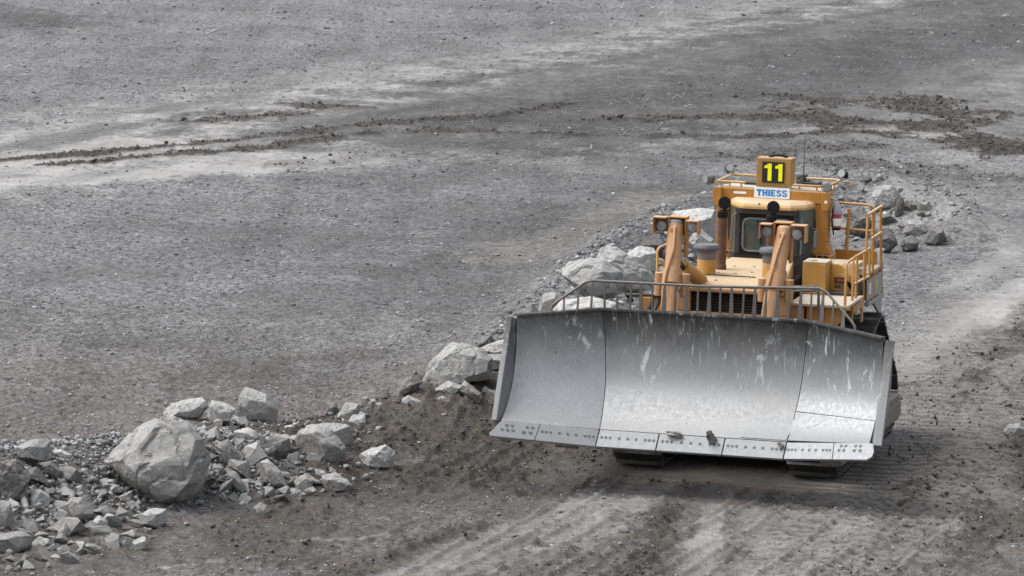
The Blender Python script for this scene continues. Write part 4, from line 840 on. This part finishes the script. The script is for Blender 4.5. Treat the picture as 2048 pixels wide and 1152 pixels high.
MB().bar((X, 2.88, 2.55), (X, 4.42, 2.54), .07, .07).build('side_sill', 'silver', pf, bevel=.006)
MB().box(X - .02, X + .02, 1.58, 2.50, 2.57, 2.69).build('kick_plate', 'tan', pf, bevel=.006); MB().box(X - .02, X + .02, 2.38, 2.5, 2.32, 2.565).build('step_plate', 'tan', pf, bevel=.006)
MB().prism([(3.6, 2.5), (4.42, 2.5), (4.42, 2.28), (4.30, 2.22)], (X - .04, X), 'x').build('platform_bracket', 'silver', pf)
MB().box(X - .03, X + .012, 4.16, 4.38, 2.965, 3.12).build('corner_plate', 'tan', pf, bevel=.006)
MB().box(1.55, 1.83, 1.75, 2.05, 2.52, 2.545).build('foot_step', 'pale', pf)
for pts, r in (([(.88, .6, 2.79), (.88, .6, 3.07), (1.34, .6, 3.10), (1.38, .6, 3.06), (1.40, .6, 2.56)], .022), ([(.95, .5, 2.97), (1.02, .5, 3.02), (1.36, .5, 3.05), (1.40, .5, 3.0), (1.40, .5, 2.79)], .022)):
    MB().tube(pts, r, 8).build('grab_rail', 'guard', R_, smooth=60)
MB().tube([(-1.36, .9, 2.78), (-1.38, .9, 3.50), (-1.36, .95, 3.55), (-1.22, 1.5, 3.61)], .022, 8).build('grab_rail', 'rail', R_, smooth=60)
MB().tube([(-1.38, .9, 3.34), (-1.30, .9, 3.36), (-1.26, .9, 3.32), (-1.25, .9, 2.78)], .018, 8).build('grab_rail', 'rail', R_, smooth=60)
m = MB(); m.tube([(-1.6, -.3, 2.9), (-1.2, -.3, 2.92), (-1.02, -.2, 2.9)], .03, 8); m.tube([(-1.6, -.3, 2.9), (-1.62, .2, 2.75)], .03, 8); m.build('hose_guard', 'dark', R_, smooth=60)
m = MB(); m.tube([(-1.05, -.2, 2.9), (-1.15, -.4, 2.6), (-1.10, -.6, 2.2)], .035, 8); m.tube([(-1.2, -.1, 2.9), (-1.28, -.3, 2.5), (-1.2, -.5, 2.1)], .035, 8); m.build('hydraulic_hose', 'dark', R_, smooth=60)

# --- fire extinguisher hung behind the frame post: a thing of its own
def world(p): q = Matrix.Rotation(-YAW, 4, 'Z') @ V(p); return q
fe = bpy.data.objects.new('fire_extinguisher', None); COL.objects.link(fe); fe.location = world((1.07, 3.72, 3.56)); fe.rotation_euler = (0, 0, -YAW)
tag(fe, 'red and white bottle hung behind the orange frame post beside the platform rails', 'fire extinguisher')
MB().lathe((0, 0, .16), [(.0, 0), (.085, .01), (.085, .26), (.07, .32), (.03, .36), (.03, .40)], 18).build('bottle', 'red', fe, smooth=40)
MB().lathe((0, 0, .20), [(.086, 0), (.0875, .005), (.0875, .12), (.086, .125)], 18).build('label_band', 'white', fe, smooth=40)
MB().lathe((0, 0, .40), [(.088, 0), (.09, .01), (.085, .09), (.03, .20), (.0, .2)], 14).build('plastic_cover', 'rag', fe, smooth=40)
MB().box(-.07, .07, -.05, .05, .12, .158).build('bracket', 'black', fe, bevel=.01)
m = MB(); m.tube([(0, 0, .55), (-.05, -.07, .5), (-.06, -.1, .3), (-.02, -.08, .05)], .014, 6); m.build('hose', 'dark', fe, smooth=60)

# --- earth stuck on the blade
def clod(loc, size, label, seed, mat):
    r_ = np.random.default_rng(seed); bm = bmesh.new()
    for p in r_.normal(size=(26, 3)): bm.verts.new(tuple(p / np.linalg.norm(p) * r_.uniform(.7, 1.1) * np.array(size) / 2))
    bmesh.ops.convex_hull(bm, input=bm.verts); bmesh.ops.delete(bm, geom=[v for v in bm.verts if not v.link_faces], context='VERTS')
    bmesh.ops.subdivide_edges(bm, edges=bm.edges[:], cuts=2, use_grid_fill=True)
    for v in bm.verts: v.co += v.normal * r_.uniform(-.02, .02)
    me = bpy.data.meshes.new('mud_clod'); bm.to_mesh(me); bm.free(); me.materials.append(M[mat])
    o = bpy.data.objects.new('mud_clod', me); COL.objects.link(o); o.location = world(loc); o.rotation_euler = (.5, r_.uniform(-.3, .3), -YAW); tag(o, label, 'mud clod'); return o
clod((.34, -2.52, 1.03), (.17, .12, .27), 'grey lump of caked earth standing on the cutting edge joint', 5, 'rock')
clod((-.27, -2.48, 1.035), (.30, .10, .07), 'flat grey earth flake lying along the upper line of the cutting edge', 6, 'rock')
clod((1.44, -2.51, 1.0), (.12, .08, .06), 'small earth crumb where the bluish wing plate meets the edge', 7, 'rock')
# ------------------------------------------------------------------ boulders and stones
SPOTS = []
def n3(p, f, seed):
    return (vnoise(p[:, 0] * f + 3.1, p[:, 1] * f + p[:, 2] * f * .7, seed) + vnoise(p[:, 2] * f - 1.7, p[:, 0] * f * .8 - p[:, 1] * f, seed + 1)) * .5
def rock_mesh(name, pts, cuts, rough, bev, seed, chop=0):
    bm = bmesh.new()
    for p in pts: bm.verts.new(tuple(p))
    bmesh.ops.convex_hull(bm, input=bm.verts)
    bmesh.ops.delete(bm, geom=[v for v in bm.verts if not v.link_faces], context='VERTS')
    size = max(v.co.length for v in bm.verts)
    if chop:
        rr = np.random.default_rng(seed + 900)
        for _ in range(chop):
            nv = Vector((rr.uniform(-.9, .9), rr.uniform(-1.0, -.15), rr.uniform(-.35, .8))).normalized()
            dmax = max(v.co.dot(nv) for v in bm.verts)
            r = bmesh.ops.bisect_plane(bm, geom=bm.verts[:] + bm.edges[:] + bm.faces[:], plane_co=nv * dmax * rr.uniform(.66, .86), plane_no=nv, clear_outer=True)
            es = [e for e in r['geom_cut'] if isinstance(e, bmesh.types.BMEdge)]
            if es: bmesh.ops.contextual_create(bm, geom=es)
    bmesh.ops.dissolve_limit(bm, angle_limit=math.radians(9), verts=bm.verts, edges=bm.edges)
    if bev: bmesh.ops.bevel(bm, geom=bm.edges[:], offset=bev * size, segments=1, affect='EDGES', clamp_overlap=True)
    bmesh.ops.triangulate(bm, faces=bm.faces)
    if cuts:
        L = np.mean([e.calc_length() for e in bm.edges]) * 1.1
        for _ in range(cuts):
            es = [e for e in bm.edges if e.calc_length() > L]
            if es: bmesh.ops.subdivide_edges(bm, edges=es, cuts=1, use_grid_fill=True)
            bmesh.ops.triangulate(bm, faces=bm.faces); L *= .62
        co = np.array([v.co for v in bm.verts]); bm.normal_update(); nn = np.array([v.normal for v in bm.verts])
        f = 1.0 / size
        a = n3(co, 1.6 * f, seed) * .55 + n3(co, 4.2 * f, seed + 7) * .5 + n3(co, 11 * f, seed + 9) * .35
        step = np.abs(n3(co, 2.6 * f, seed + 20)); a = a - .8 * sstep(.12, .0, step)
        bd = np.random.default_rng(seed + 5).normal(size=3); bd /= np.linalg.norm(bd); q_ = (co @ bd) * f * 2.6 + .5 * n3(co, 1.5 * f, seed + 31); fr = q_ - np.floor(q_)
        a = a + .75 * (sstep(0, .16, fr) - fr) * (np.abs(n3(co, 1.1 * f, seed + 40)) * 2.2)
        co = co + nn * (a * rough * size)[:, None]
        for v, c in zip(bm.verts, co): v.co = c
    bmesh.ops.recalc_face_normals(bm, faces=bm.faces)
    me = bpy.data.meshes.new(name); bm.to_mesh(me); bm.free()
    me.polygons.foreach_set('use_smooth', [True] * len(me.polygons)); me.set_sharp_from_angle(angle=math.radians(13 if cuts else 12))
    return me
def boulder(sil, label, seed, mat='rock', dep=.8, cuts=3, rough=.035, group=None, contact=None, lift=0.0, cat='boulder', name='boulder'):
    """a rock whose front outline was measured in the photograph, given its depth and set down on the ground there"""
    r_ = np.random.default_rng(seed); P = np.array(sil, float)
    cx = contact[0] if contact else (P[:, 0].min() + P[:, 0].max()) / 2; by = contact[1] if contact else P[:, 1].max()
    g = gp(cx, by - 2); dist = np.linalg.norm(g - CAM); sc = dist / F_PX
    X = (P[:, 0] - cx) * sc; Z = (by - P[:, 1]) * sc * 1.01
    wd, ht = X.max() - X.min(), Z.max() - Z.min(); D = dep * min(wd, 1.5 * ht); cxm, czm = (X.max() + X.min()) / 2, (Z.max() + Z.min()) / 2
    pts = []
    for x, z in zip(X, Z):
        pts.append((x, 0, z))
        k = r_.uniform(.50, .80); pts.append((cxm + (x - cxm) * k, -D * r_.uniform(.28, .42), czm + (z - czm) * k * (.8 if z > czm else 1.0)))
        k = r_.uniform(.6, .88); pts.append((cxm + (x - cxm) * k, D * r_.uniform(.35, .6), czm + (z - czm) * k))
    pts = np.array(pts); pts[:, 2] -= .03 * ht
    c = np.array([cxm, 0, czm]); me = rock_mesh(name, pts - c, cuts, rough, .018, seed, 5 if cuts > 2 else 3)
    SPOTS.append((cx, (P[:, 1].min() + P[:, 1].max()) / 2, label))
    me.materials.append(M[mat]); o = bpy.data.objects.new(name, me); COL.objects.link(o)
    o.location = (g[0] + c[0], g[1] + D * .38, g[2] + c[2] + lift)
    return tag(o, label, cat, group)
B = boulder
B([(200, 935), (232, 905), (262, 870), (300, 846), (335, 841), (366, 850), (398, 888), (416, 925), (410, 950), (395, 992), (368, 1016), (325, 1022), (282, 1010), (245, 970)], 'biggest boulder of the photo, grey and many-sided, in the left heap', 1, 'rock', .95, 4, .042)
B([(17, 905), (60, 884), (95, 880), (101, 905), (92, 926), (40, 922)], 'flat pointed pale slab lying on top of the left end of the heap', 2, 'rockpale', .9, 3, .03, contact=(58, 940), lift=.0)
B([(103, 905), (120, 901), (144, 914), (138, 923), (110, 921)], 'thin pale stone just right of the flat pointed slab', 3, 'rockpale', .9, 2, .03)
B([(-30, 950), (0, 920), (30, 922), (57, 950), (55, 968), (36, 1002), (5, 1006), (-30, 1000)], 'large dark rough boulder cut by the left picture edge', 4, 'rockdark', .7, 3, .06)
B([(-20, 1005), (18, 1003), (28, 1045), (22, 1062), (-20, 1066)], 'smooth grey block below the dark boulder at the left edge', 5, 'rock', .8, 2, .02)
B([(118, 1022), (140, 1000), (172, 998), (189, 1016), (178, 1042), (150, 1052), (125, 1044)], 'blocky stone with a flat pale top in front of the biggest boulder', 6, 'rock', .9, 3, .025)
B([(-20, 1078), (35, 1066), (63, 1077), (60, 1098), (32, 1111), (-20, 1112)], 'flat slab low at the left edge of the heap', 7, 'rock', .9, 2, .03)
B([(319, 832), (335, 812), (375, 802), (405, 799), (416, 815), (400, 838), (340, 846)], 'pale rounded boulder behind the top of the biggest boulder', 8, 'rockpale', .8, 3, .04)
B([(408, 838), (420, 805), (450, 808), (469, 822), (466, 848), (430, 856)], 'pale sloping boulder left of the tall upright block', 9, 'rockpale', .8, 3, .04)
B([(474, 842), (476, 795), (488, 776), (515, 786), (545, 795), (559, 808), (556, 850), (520, 848)], 'tall upright block standing at the back of the heap', 10, 'rockpale', .55, 3, .02)
B([(582, 890), (595, 865), (632, 852), (660, 862), (691, 900), (690, 935), (640, 936), (600, 922)], 'broad wedge boulder with a ridge at the right of the heap', 11, 'rock', .8, 3, .025)
B([(600, 858), (650, 849), (690, 849), (708, 860), (706, 888), (680, 898), (640, 874)], 'long pale boulder behind the broad ridged wedge', 12, 'rockpale', .7, 3, .025)
B([(712, 920), (730, 905), (770, 892), (788, 905), (785, 942), (745, 946), (715, 938)], 'lone pale boulder standing in the mud right of the heap', 13, 'rockpale', .8, 3, .04)
B([(636, 957), (665, 951), (695, 964), (707, 978), (690, 990), (650, 992)], 'wide low boulder at the right front corner of the heap', 14, 'rock', .9, 3, .03)
B([(532, 905), (536, 872), (580, 880), (578, 902), (565, 920), (548, 917)], 'square dark block left of the ridged wedge boulder', 15, 'rockdark', .8, 2, .02)
B([(430, 890), (455, 879), (481, 915), (470, 937), (452, 937)], 'leaning slab just right of the biggest boulder', 16, 'rock', .6, 2, .02)
B([(515, 930), (530, 918), (560, 945), (577, 980), (545, 980), (520, 964)], 'tilted slab in the middle of the heap', 17, 'rock', .7, 2, .02)
B([(588, 960), (615, 947), (625, 960), (622, 988), (590, 986)], 'five-sided stone left of the wide low boulder', 18, 'rock', .8, 2, .02)
B([(450, 945), (470, 945), (495, 982), (488, 991), (470, 983)], 'pale slanting splinter low in the middle of the heap', 19, 'rockpale', .7, 2, .02)
B([(505, 1018), (520, 1007), (540, 1018), (540, 1042), (522, 1047)], 'single stone lying in front of the heap on the track', 20, 'rock', .9, 2, .03)
B([(466, 867), (495, 858), (519, 870), (510, 892), (470, 890)], 'pale stone under the tall upright block', 21, 'rockpale', .9, 2, .03)
B([(272, 1037), (300, 1021), (331, 1021), (334, 1046), (315, 1062), (280, 1052)], 'flat pale slab just below the biggest boulder', 22, 'rockpale', .7, 2, .03)
B([(262, 1087), (285, 1074), (298, 1080), (295, 1105), (270, 1107)], 'pale triangular stone at the front foot of the heap', 23, 'rockpale', .7, 2, .03)
B([(172, 1058), (195, 1034), (215, 1046), (212, 1064), (180, 1066)], 'rounded pale stone right beside the flat topped blocky stone', 24, 'rockpale', .9, 2, .04)
B([(110, 1067), (130, 1049), (142, 1068), (130, 1083), (115, 1080)], 'cube shaped stone below the flat topped blocky stone', 25, 'rock', .9, 2, .03)
B([(75, 930), (100, 925), (123, 945), (118, 964), (90, 952)], 'dark flat stone under the flat pointed slab', 26, 'rockdark', .9, 2, .03)
B([(640, 836), (650, 809), (670, 807), (679, 825), (660, 842)], 'dark cube at the left top of the mud bank', 27, 'rockdark', .8, 2, .03)
B([(672, 838), (690, 807), (715, 809), (723, 830), (700, 852)], 'pale leaning slab beside the dark cube on the mud bank', 28, 'rockpale', .6, 2, .03)
B([(693, 852), (700, 833), (730, 830), (733, 852), (712, 862)], 'pale small block in front of the leaning slab on the mud bank', 29, 'rockpale', .8, 2, .03)
# on and behind the mud bank beside the blade
B([(843, 772), (855, 735), (878, 708), (900, 689), (950, 697), (983, 720), (986, 762), (960, 768), (930, 752), (862, 790)], 'large pale slab tilted on the mud bank left of the blade', 31, 'rockpale', .9, 4, .03)
B([(782, 797), (800, 770), (825, 751), (846, 765), (822, 793), (790, 803)], 'dark lean stone left of the large tilted slab', 32, 'rockdark', .7, 3, .03)
B([(860, 788), (895, 765), (926, 775), (920, 796), (880, 802)], 'pale stone resting against the front of the large tilted slab', 33, 'rockpale', .9, 3, .03)
B([(913, 785), (925, 763), (961, 790), (971, 810), (953, 815)], 'slanting stone below the right end of the large tilted slab', 34, 'rock', .8, 3, .03)
B([(966, 802), (975, 781), (1008, 784), (1009, 822), (985, 826)], 'dark stone half buried beside the left edge of the blade', 35, 'rockdark', .8, 2, .03)
B([(958, 702), (985, 689), (1022, 677), (1026, 714), (1000, 722)], 'grey stone behind the large tilted slab by the blade', 36, 'rock', .8, 3, .04)
B([(948, 720), (985, 711), (1018, 714), (1014, 744), (975, 748)], 'pale flat stone between the large tilted slab and the blade edge', 37, 'rockpale', .9, 2, .04)
B([(800, 802), (815, 794), (843, 805), (838, 817), (805, 815)], 'small pale stone below the dark lean stone', 38, 'rockpale', .9, 2, .03)
B([(1026, 650), (1060, 608), (1079, 622), (1075, 652)], 'dark pointed stone behind the top left corner of the blade', 39, 'rockdark', .8, 2, .04)
B([(1073, 630), (1085, 589), (1110, 582), (1117, 600), (1100, 636)], 'leaning stone behind the left end of the blade guard rail', 40, 'rock', .7, 2, .04)
B([(1080, 640), (1120, 604), (1180, 598), (1232, 610), (1262, 640), (1170, 660)], 'wide pale boulder seen through the left bars of the blade guard', 41, 'rockpale', .8, 3, .04)
B([(1112, 545), (1125, 530), (1165, 521), (1206, 520), (1211, 535), (1252, 553), (1259, 570), (1246, 592), (1190, 612), (1160, 596), (1138, 572)], 'big pale boulder overhanging above the left of the blade guard rail', 42, 'rockpale', .75, 4, .035, contact=(1185, 640), lift=.0)
B([(1180, 520), (1195, 497), (1230, 499), (1270, 520), (1310, 552), (1305, 580), (1262, 590), (1210, 560)], 'long grey sloping boulder right behind the overhanging pale one', 43, 'rock', .7, 4, .035)
B([(1245, 517), (1275, 494), (1310, 499), (1318, 548), (1285, 548)], 'pale boulder close to the left hand rail of the machine', 44, 'rockpale', .8, 3, .04)
B([(1326, 472), (1345, 427), (1400, 419), (1442, 425), (1452, 484), (1400, 504), (1350, 494)], 'pale broad boulder standing behind the left lift cylinder lamps', 45, 'rockpale', .8, 3, .04)
B([(1400, 525), (1370, 488), (1395, 455), (1427, 480), (1424, 520)], 'grey block behind the left air intake', 46, 'rock', .8, 2, .04)
B([(1275, 500), (1290, 478), (1318, 470), (1335, 490), (1322, 512)], 'dark stone left of the left lift cylinder lamp', 47, 'rockdark', .8, 2, .05)
# heap beyond the machine on its far right
B([(1801, 500), (1803, 485), (1825, 472), (1840, 483), (1836, 502), (1812, 506)], 'single five-sided stone at the right foot of the far heap', 51, 'rockdark', .9, 3, .02)
B([(1788, 436), (1792, 400), (1806, 394), (1810, 420), (1804, 438)], 'dark upright slab in the far heap right of the rails', 52, 'rockdark', .6, 2, .03)
B([(1805, 415), (1812, 404), (1845, 410), (1836, 424), (1812, 426)], 'dark edged slab lying high on the far heap', 53, 'rockdark', .8, 2, .03)
B([(1848, 490), (1855, 462), (1885, 458), (1895, 480), (1870, 494)], 'dark block at the right end of the far heap', 54, 'rockdark', .8, 2, .04)
B([(1735, 420), (1750, 378), (1785, 372), (1805, 392), (1795, 425)], 'broad grey boulder on the crest of the far heap', 55, 'rock', .8, 3, .05)
B([(1742, 500), (1755, 460), (1782, 455), (1797, 490), (1778, 510)], 'tall dark boulder just right of the platform rails', 56, 'rockdark', .8, 3, .05)
B([(1690, 470), (1700, 425), (1730, 415), (1745, 450), (1735, 480)], 'dark boulder seen through the open rear rails', 57, 'rockdark', .8, 3, .05)
B([(1806, 470), (1815, 445), (1845, 440), (1858, 465), (1835, 476)], 'grey stone above the five-sided stone on the far heap', 58, 'rock', .8, 2, .04)
B([(2006, 868), (2018, 852), (2040, 850), (2055, 866), (2040, 882), (2015, 880)], 'pale angular stone in the dark mud at the right picture edge', 59, 'rockpale', .9, 2, .03)

# loose rubble: many alike stones, each its own object sharing a few meshes
TM = []
for k in range(14):
    r_ = np.random.default_rng(300 + k); n_ = r_.integers(8, 13); q = r_.normal(size=(n_, 3)); q /= np.linalg.norm(q, axis=1)[:, None]; q *= np.array([1, r_.uniform(.65, .95), r_.uniform(.5, .85)]) * .5 * r_.uniform(.8, 1.1, (n_, 1))
    me = rock_mesh('rubble_stone', q, 2 if k < 6 else 1, .04, .03, 300 + k, 2); TM.append(me)
TMS = {}
for mt in ('rock', 'rockpale', 'rockdark'):
    TMS[mt] = []
    for me in TM:
        c = me.copy(); c.materials.append(M[mt]); TMS[mt].append(c)
def in_poly(x, y, P):
    c = False; j = len(P) - 1
    for i in range(len(P)):
        if (P[i][1] > y) != (P[j][1] > y) and x < (P[j][0] - P[i][0]) * (y - P[i][1]) / (P[j][1] - P[i][1]) + P[i][0]: c = not c
        j = i
    return c
def rubble(poly, n, lo, hi, label, group, seed, mats=('rock', 'rock', 'rockpale', 'rockdark'), power=1.7, sink=.28):
    r_ = np.random.default_rng(seed); xs = [p[0] for p in poly]; ys = [p[1] for p in poly]; placed = []; tries = 0
    sizes = sorted([lo * (1 - u * (1 - (lo / hi) ** power)) ** (-1 / power) for u in r_.random(n)], reverse=True)
    for s_ in sizes:
        for _ in range(150):
            x, y = r_.uniform(min(xs), max(xs)), r_.uniform(min(ys), max(ys))
            if in_poly(x, y, poly) and all(abs(x - a) > .29 * (s_ + b) or abs(y - c) > .19 * (s_ + b) for a, c, b in placed): break
        else: continue
        placed.append((x, y, s_)); g = gp(x, y); d = s_ * np.linalg.norm(g - CAM) / F_PX
        mt = mats[r_.integers(len(mats))]; o = bpy.data.objects.new('rubble_stone', TMS[mt][r_.integers(len(TM))]); COL.objects.link(o)
        o.location = (g[0], g[1], g[2] + d * (.5 - sink) * .8); o.rotation_euler = (r_.uniform(-.5, .5), r_.uniform(-.5, .5), r_.uniform(0, 6.28))
        tone = {'rock': 'grey', 'rockpale': 'pale', 'rockdark': 'dark'}[mt]; PLACED.append((o, x, y, tone))
        d *= 1.3; o.scale = (d * r_.uniform(.95, 1.15), d * r_.uniform(.85, 1.1), d * r_.uniform(.85, 1.15)); tag(o, label, 'stone', group)
SHORT = {}
for cx, cy, lb in SPOTS: SHORT[lb] = (cx, cy)
NICK = ['biggest boulder', 'flat pointed slab', 'thin pale stone', 'dark cut-off boulder', 'grey edge block', 'flat topped block', 'low flat slab', 'pale rounded boulder', 'pale sloping boulder', 'tall upright block', 'broad ridged wedge', 'long pale boulder', 'lone mud boulder', 'wide low boulder', 'square dark block', 'leaning slab', 'tilted middle slab', 'five-sided stone', 'pale slanting splinter', 'single track stone', 'stone under the block', 'flat pale slab', 'pale triangular stone', 'rounded pale stone', 'cube shaped stone', 'dark flat stone', 'dark cube', 'pale leaning slab', 'pale small block',
        'large tilted slab', 'dark lean stone', 'pale resting stone', 'slanting stone', 'half buried stone', 'grey blade stone', 'pale flat stone', 'small bank stone', 'dark pointed stone', 'leaning guard stone', 'wide guard boulder', 'overhanging boulder', 'long sloping boulder', 'pale rail boulder', 'broad lamp boulder', 'grey intake block', 'dark lamp stone',
        'single five-sided stone', 'dark upright slab', 'dark edged slab', 'dark end block', 'broad crest boulder', 'tall dark boulder', 'dark railed boulder', 'grey far stone', 'pale mud stone']
PLACED = []
ORD = ['nearest', 'second nearest', 'third nearest', 'fourth nearest', 'fifth nearest', 'sixth nearest', 'seventh nearest', 'eighth nearest', 'ninth nearest', 'tenth nearest', 'eleventh nearest', 'twelfth nearest']
def name_stones():
    cell = {}
    for o, x, y, tone in PLACED:
        k = min(range(len(SPOTS)), key=lambda i: (SPOTS[i][0] - x) ** 2 + (1.6 * (SPOTS[i][1] - y)) ** 2)
        dx, dy = x - SPOTS[k][0], (y - SPOTS[k][1]) * 1.3
        rel = ('right of' if dx > 0 else 'left of') if abs(dx) > abs(dy) else ('in front of' if dy > 0 else 'behind')
        cell.setdefault((k, rel, tone), []).append((dx * dx + dy * dy, o))
    for (k, rel, tone), lst in cell.items():
        lst.sort(key=lambda t: t[0])
        for i, (_, o) in enumerate(lst):
            o['label'] = f"{tone} angular stone {rel} the {NICK[k]}" + (f", {ORD[min(i, 11)]} to it" if len(lst) > 1 else '')
rubble([(-20, 1010), (60, 955), (180, 950), (245, 985), (300, 1030), (330, 1060), (270, 1095), (160, 1130), (-20, 1150)], 110, 19, 60, '', 'loose stones at the left end of the heap', 1, power=1.1)
rubble([(400, 850), (470, 848), (580, 870), (640, 935), (690, 960), (640, 1000), (540, 1015), (430, 1000), (412, 930)], 92, 19, 60, '', 'loose stones at the right of the heap', 2, power=1.1)
rubble([(640, 840), (740, 825), (900, 800), (1000, 820), (960, 870), (820, 880), (700, 900)], 14, 11, 26, '', 'stones in the mud bank', 3, ('rock', 'rockpale', 'rockdark'))
rubble([(860, 720), (900, 690), (1010, 650), (1100, 600), (1160, 560), (1230, 530), (1330, 460), (1450, 430), (1460, 500), (1330, 560), (1250, 620), (1010, 740)], 38, 13, 36, '', 'stones of the row behind the machine', 4, ('rock', 'rock', 'rockpale', 'rockdark'))
rubble([(1670, 380), (1720, 372), (1800, 380), (1840, 410), (1890, 460), (1890, 490), (1830, 500), (1770, 520), (1700, 500), (1670, 470)], 36, 13, 36, '', 'stones of the far heap', 5, ('rock', 'rock', 'rockdark'), 1.5, .35)
rubble([(845, 745), (930, 690), (1010, 680), (1010, 770), (960, 815), (870, 810)], 16, 24, 52, '', 'stones of the row behind the machine', 6, ('rock', 'rockpale', 'rockdark'))
name_stones()

# stone chips, fines and mud crumbs nobody could count
def scatter(name, label, n, seed, mat, smin, smax, power, keep, flat, tone, lift=.25, boxes=None):
    r_ = np.random.default_rng(seed); T = []
    for k in range(8):
        q = r_.normal(size=(7, 3)); q /= np.linalg.norm(q, axis=1)[:, None]; q *= .5 * r_.uniform(.75, 1.1, (7, 1))
        bm = bmesh.new(); [bm.verts.new(tuple(p)) for p in q]; bmesh.ops.convex_hull(bm, input=bm.verts); bmesh.ops.triangulate(bm, faces=bm.faces); bm.verts.index_update()
        T.append((np.array([v.co[:] for v in bm.verts]), np.array([[v.index for v in f.verts] for f in bm.faces]))); bm.free()
    if boxes:
        ar = np.array([(b[1] - b[0]) * (b[3] - b[2]) for b in boxes], float); w_ = r_.choice(len(boxes), n, p=ar / ar.sum()); bb = np.array(boxes, float)[w_]
        px = bb[:, 0] + r_.random(n) * (bb[:, 1] - bb[:, 0]); py = bb[:, 2] + r_.random(n) * (bb[:, 3] - bb[:, 2])
    else: px = r_.uniform(-260, 2300, n); py = r_.uniform(-30, 1210, n)
    vx = fw[None] + RT[None] * ((px - PW / 2) / F_PX)[:, None] - UP[None] * ((py - PH / 2) / F_PX)[:, None]
    t = CAM[2] / -vx[:, 2]; P = CAM[None] + vx * t[:, None]; dist = t * np.linalg.norm(vx, axis=1)
    u = r_.random(n); spx = smin * (1 - u * (1 - (smin / smax) ** power)) ** (-1 / power)
    z, du, mu, da, cl = surface(P[:, 0], P[:, 1]); b = berm(P[:, 0], P[:, 1])
    pad = (np.abs(P[:, 0] * CA - P[:, 1] * SA) < 2.0) & (np.abs(P[:, 0] * SA + P[:, 1] * CA - 2.7) < 3.6)
    k = (r_.random(n) < keep(P[:, 0], P[:, 1], du, mu, da, b, cl)) & ~pad & (dist < 210)
    P, dist, spx, z = P[k], dist[k], spx[k], z[k]; m = len(P); size = np.minimum(spx * dist / F_PX, .5)
    V_, F_, A_ = [], [], []; off = 0; which = r_.integers(0, 8, m)
    for k in range(8):
        ii = np.where(which == k)[0]; tv, tf = T[k]; c = len(ii)
        if not c: continue
        a = r_.uniform(0, 6.283, c); e = r_.uniform(-.5, .5, c); S3 = size[ii, None] * np.stack([r_.uniform(.8, 1.35, c), r_.uniform(.65, 1.1, c), r_.uniform(*flat, c)], 1)
        q = tv[None] * S3[:, None, :]
        y2 = q[..., 1] * np.cos(e)[:, None] - q[..., 2] * np.sin(e)[:, None]; z2 = q[..., 1] * np.sin(e)[:, None] + q[..., 2] * np.cos(e)[:, None]
        x3 = q[..., 0] * np.cos(a)[:, None] - y2 * np.sin(a)[:, None]; y3 = q[..., 0] * np.sin(a)[:, None] + y2 * np.cos(a)[:, None]
        V_.append(np.stack([x3 + P[ii, 0, None], y3 + P[ii, 1, None], z2 + (z[ii] + size[ii] * lift * np.mean(flat))[:, None]], -1).reshape(-1, 3))
        F_.append((tf[None] + (np.arange(c) * len(tv))[:, None, None]).reshape(-1, 3) + off); off += c * len(tv)
        A_.append(np.repeat(np.clip(r_.normal(tone[0], tone[1], c), 0, 1), len(tv)))
    v = np.concatenate(V_); f = np.concatenate(F_); at_ = np.concatenate(A_)
    me = bpy.data.meshes.new(name); me.vertices.add(len(v)); me.loops.add(f.size); me.polygons.add(len(f))
    me.vertices.foreach_set('co', v.ravel().astype(np.float32)); me.loops.foreach_set('vertex_index', f.ravel().astype(np.int32)); me.polygons.foreach_set('loop_start', (np.arange(len(f)) * 3).astype(np.int32))
    me.update(calc_edges=True); aa = me.attributes.new('tone', 'FLOAT', 'POINT'); aa.data.foreach_set('value', at_.astype(np.float32)); me.materials.append(M[mat])
    o = bpy.data.objects.new(name, me); COL.objects.link(o); tag(o, label, kind='stuff'); print(name, m, len(f)); return o
gap = lambda x, y: sstep(-.55, .35, fbm(x * .35, y * .25, 3, 61))
scatter('gravel', 'loose grey stone chips strewn over the pit floor', 170000, 1, 'chip', 2.4, 14, 2.4,
        lambda x, y, du, mu, da, b, cl: np.clip((1 - np.where(y > 18, .90, .5) * du) * (1 - .75 * mu) * (1 - .45 * da) * (.25 + .75 * gap(x, y)) + .4 * sstep(.2, .5, b) * (y < 6.5), 0, 1), (.3, .7), (.50, .30))
scatter('mud_crumbs', 'dark mud crumbs along the ridges and the mud bank', 90000, 2, 'clod', 3.0, 17, 2.2,
        lambda x, y, du, mu, da, b, cl: np.clip(mu * 1.0 - .3 * (mu < .25), 0, 1), (.6, 1.0), (.45, .25), .30)
scatter('ridge_crumbs', 'fine dark crumbs along the far muddy ridges', 60000, 7, 'clod', 2.2, 8, 1.8,
        lambda x, y, du, mu, da, b, cl: np.clip(mu * 1.2 - .3, 0, 1), (.6, 1.0), (.45, .28), .30, [(-60, 2110, 175, 390)])
scatter('fine_rubble', 'fine grey rubble filling the heaps between the stones', 60000, 3, 'chip', 5, 27, 1.6,
        lambda x, y, du, mu, da, b, cl: np.where(y > 6.5, .28 * sstep(.28, .5, b), sstep(.02, .22, b)) * (1 - .85 * mu), (.55, .95), (.50, .22), .3, [(-150, 760, 800, 1170), (760, 1480, 400, 800), (1640, 1960, 340, 560)])
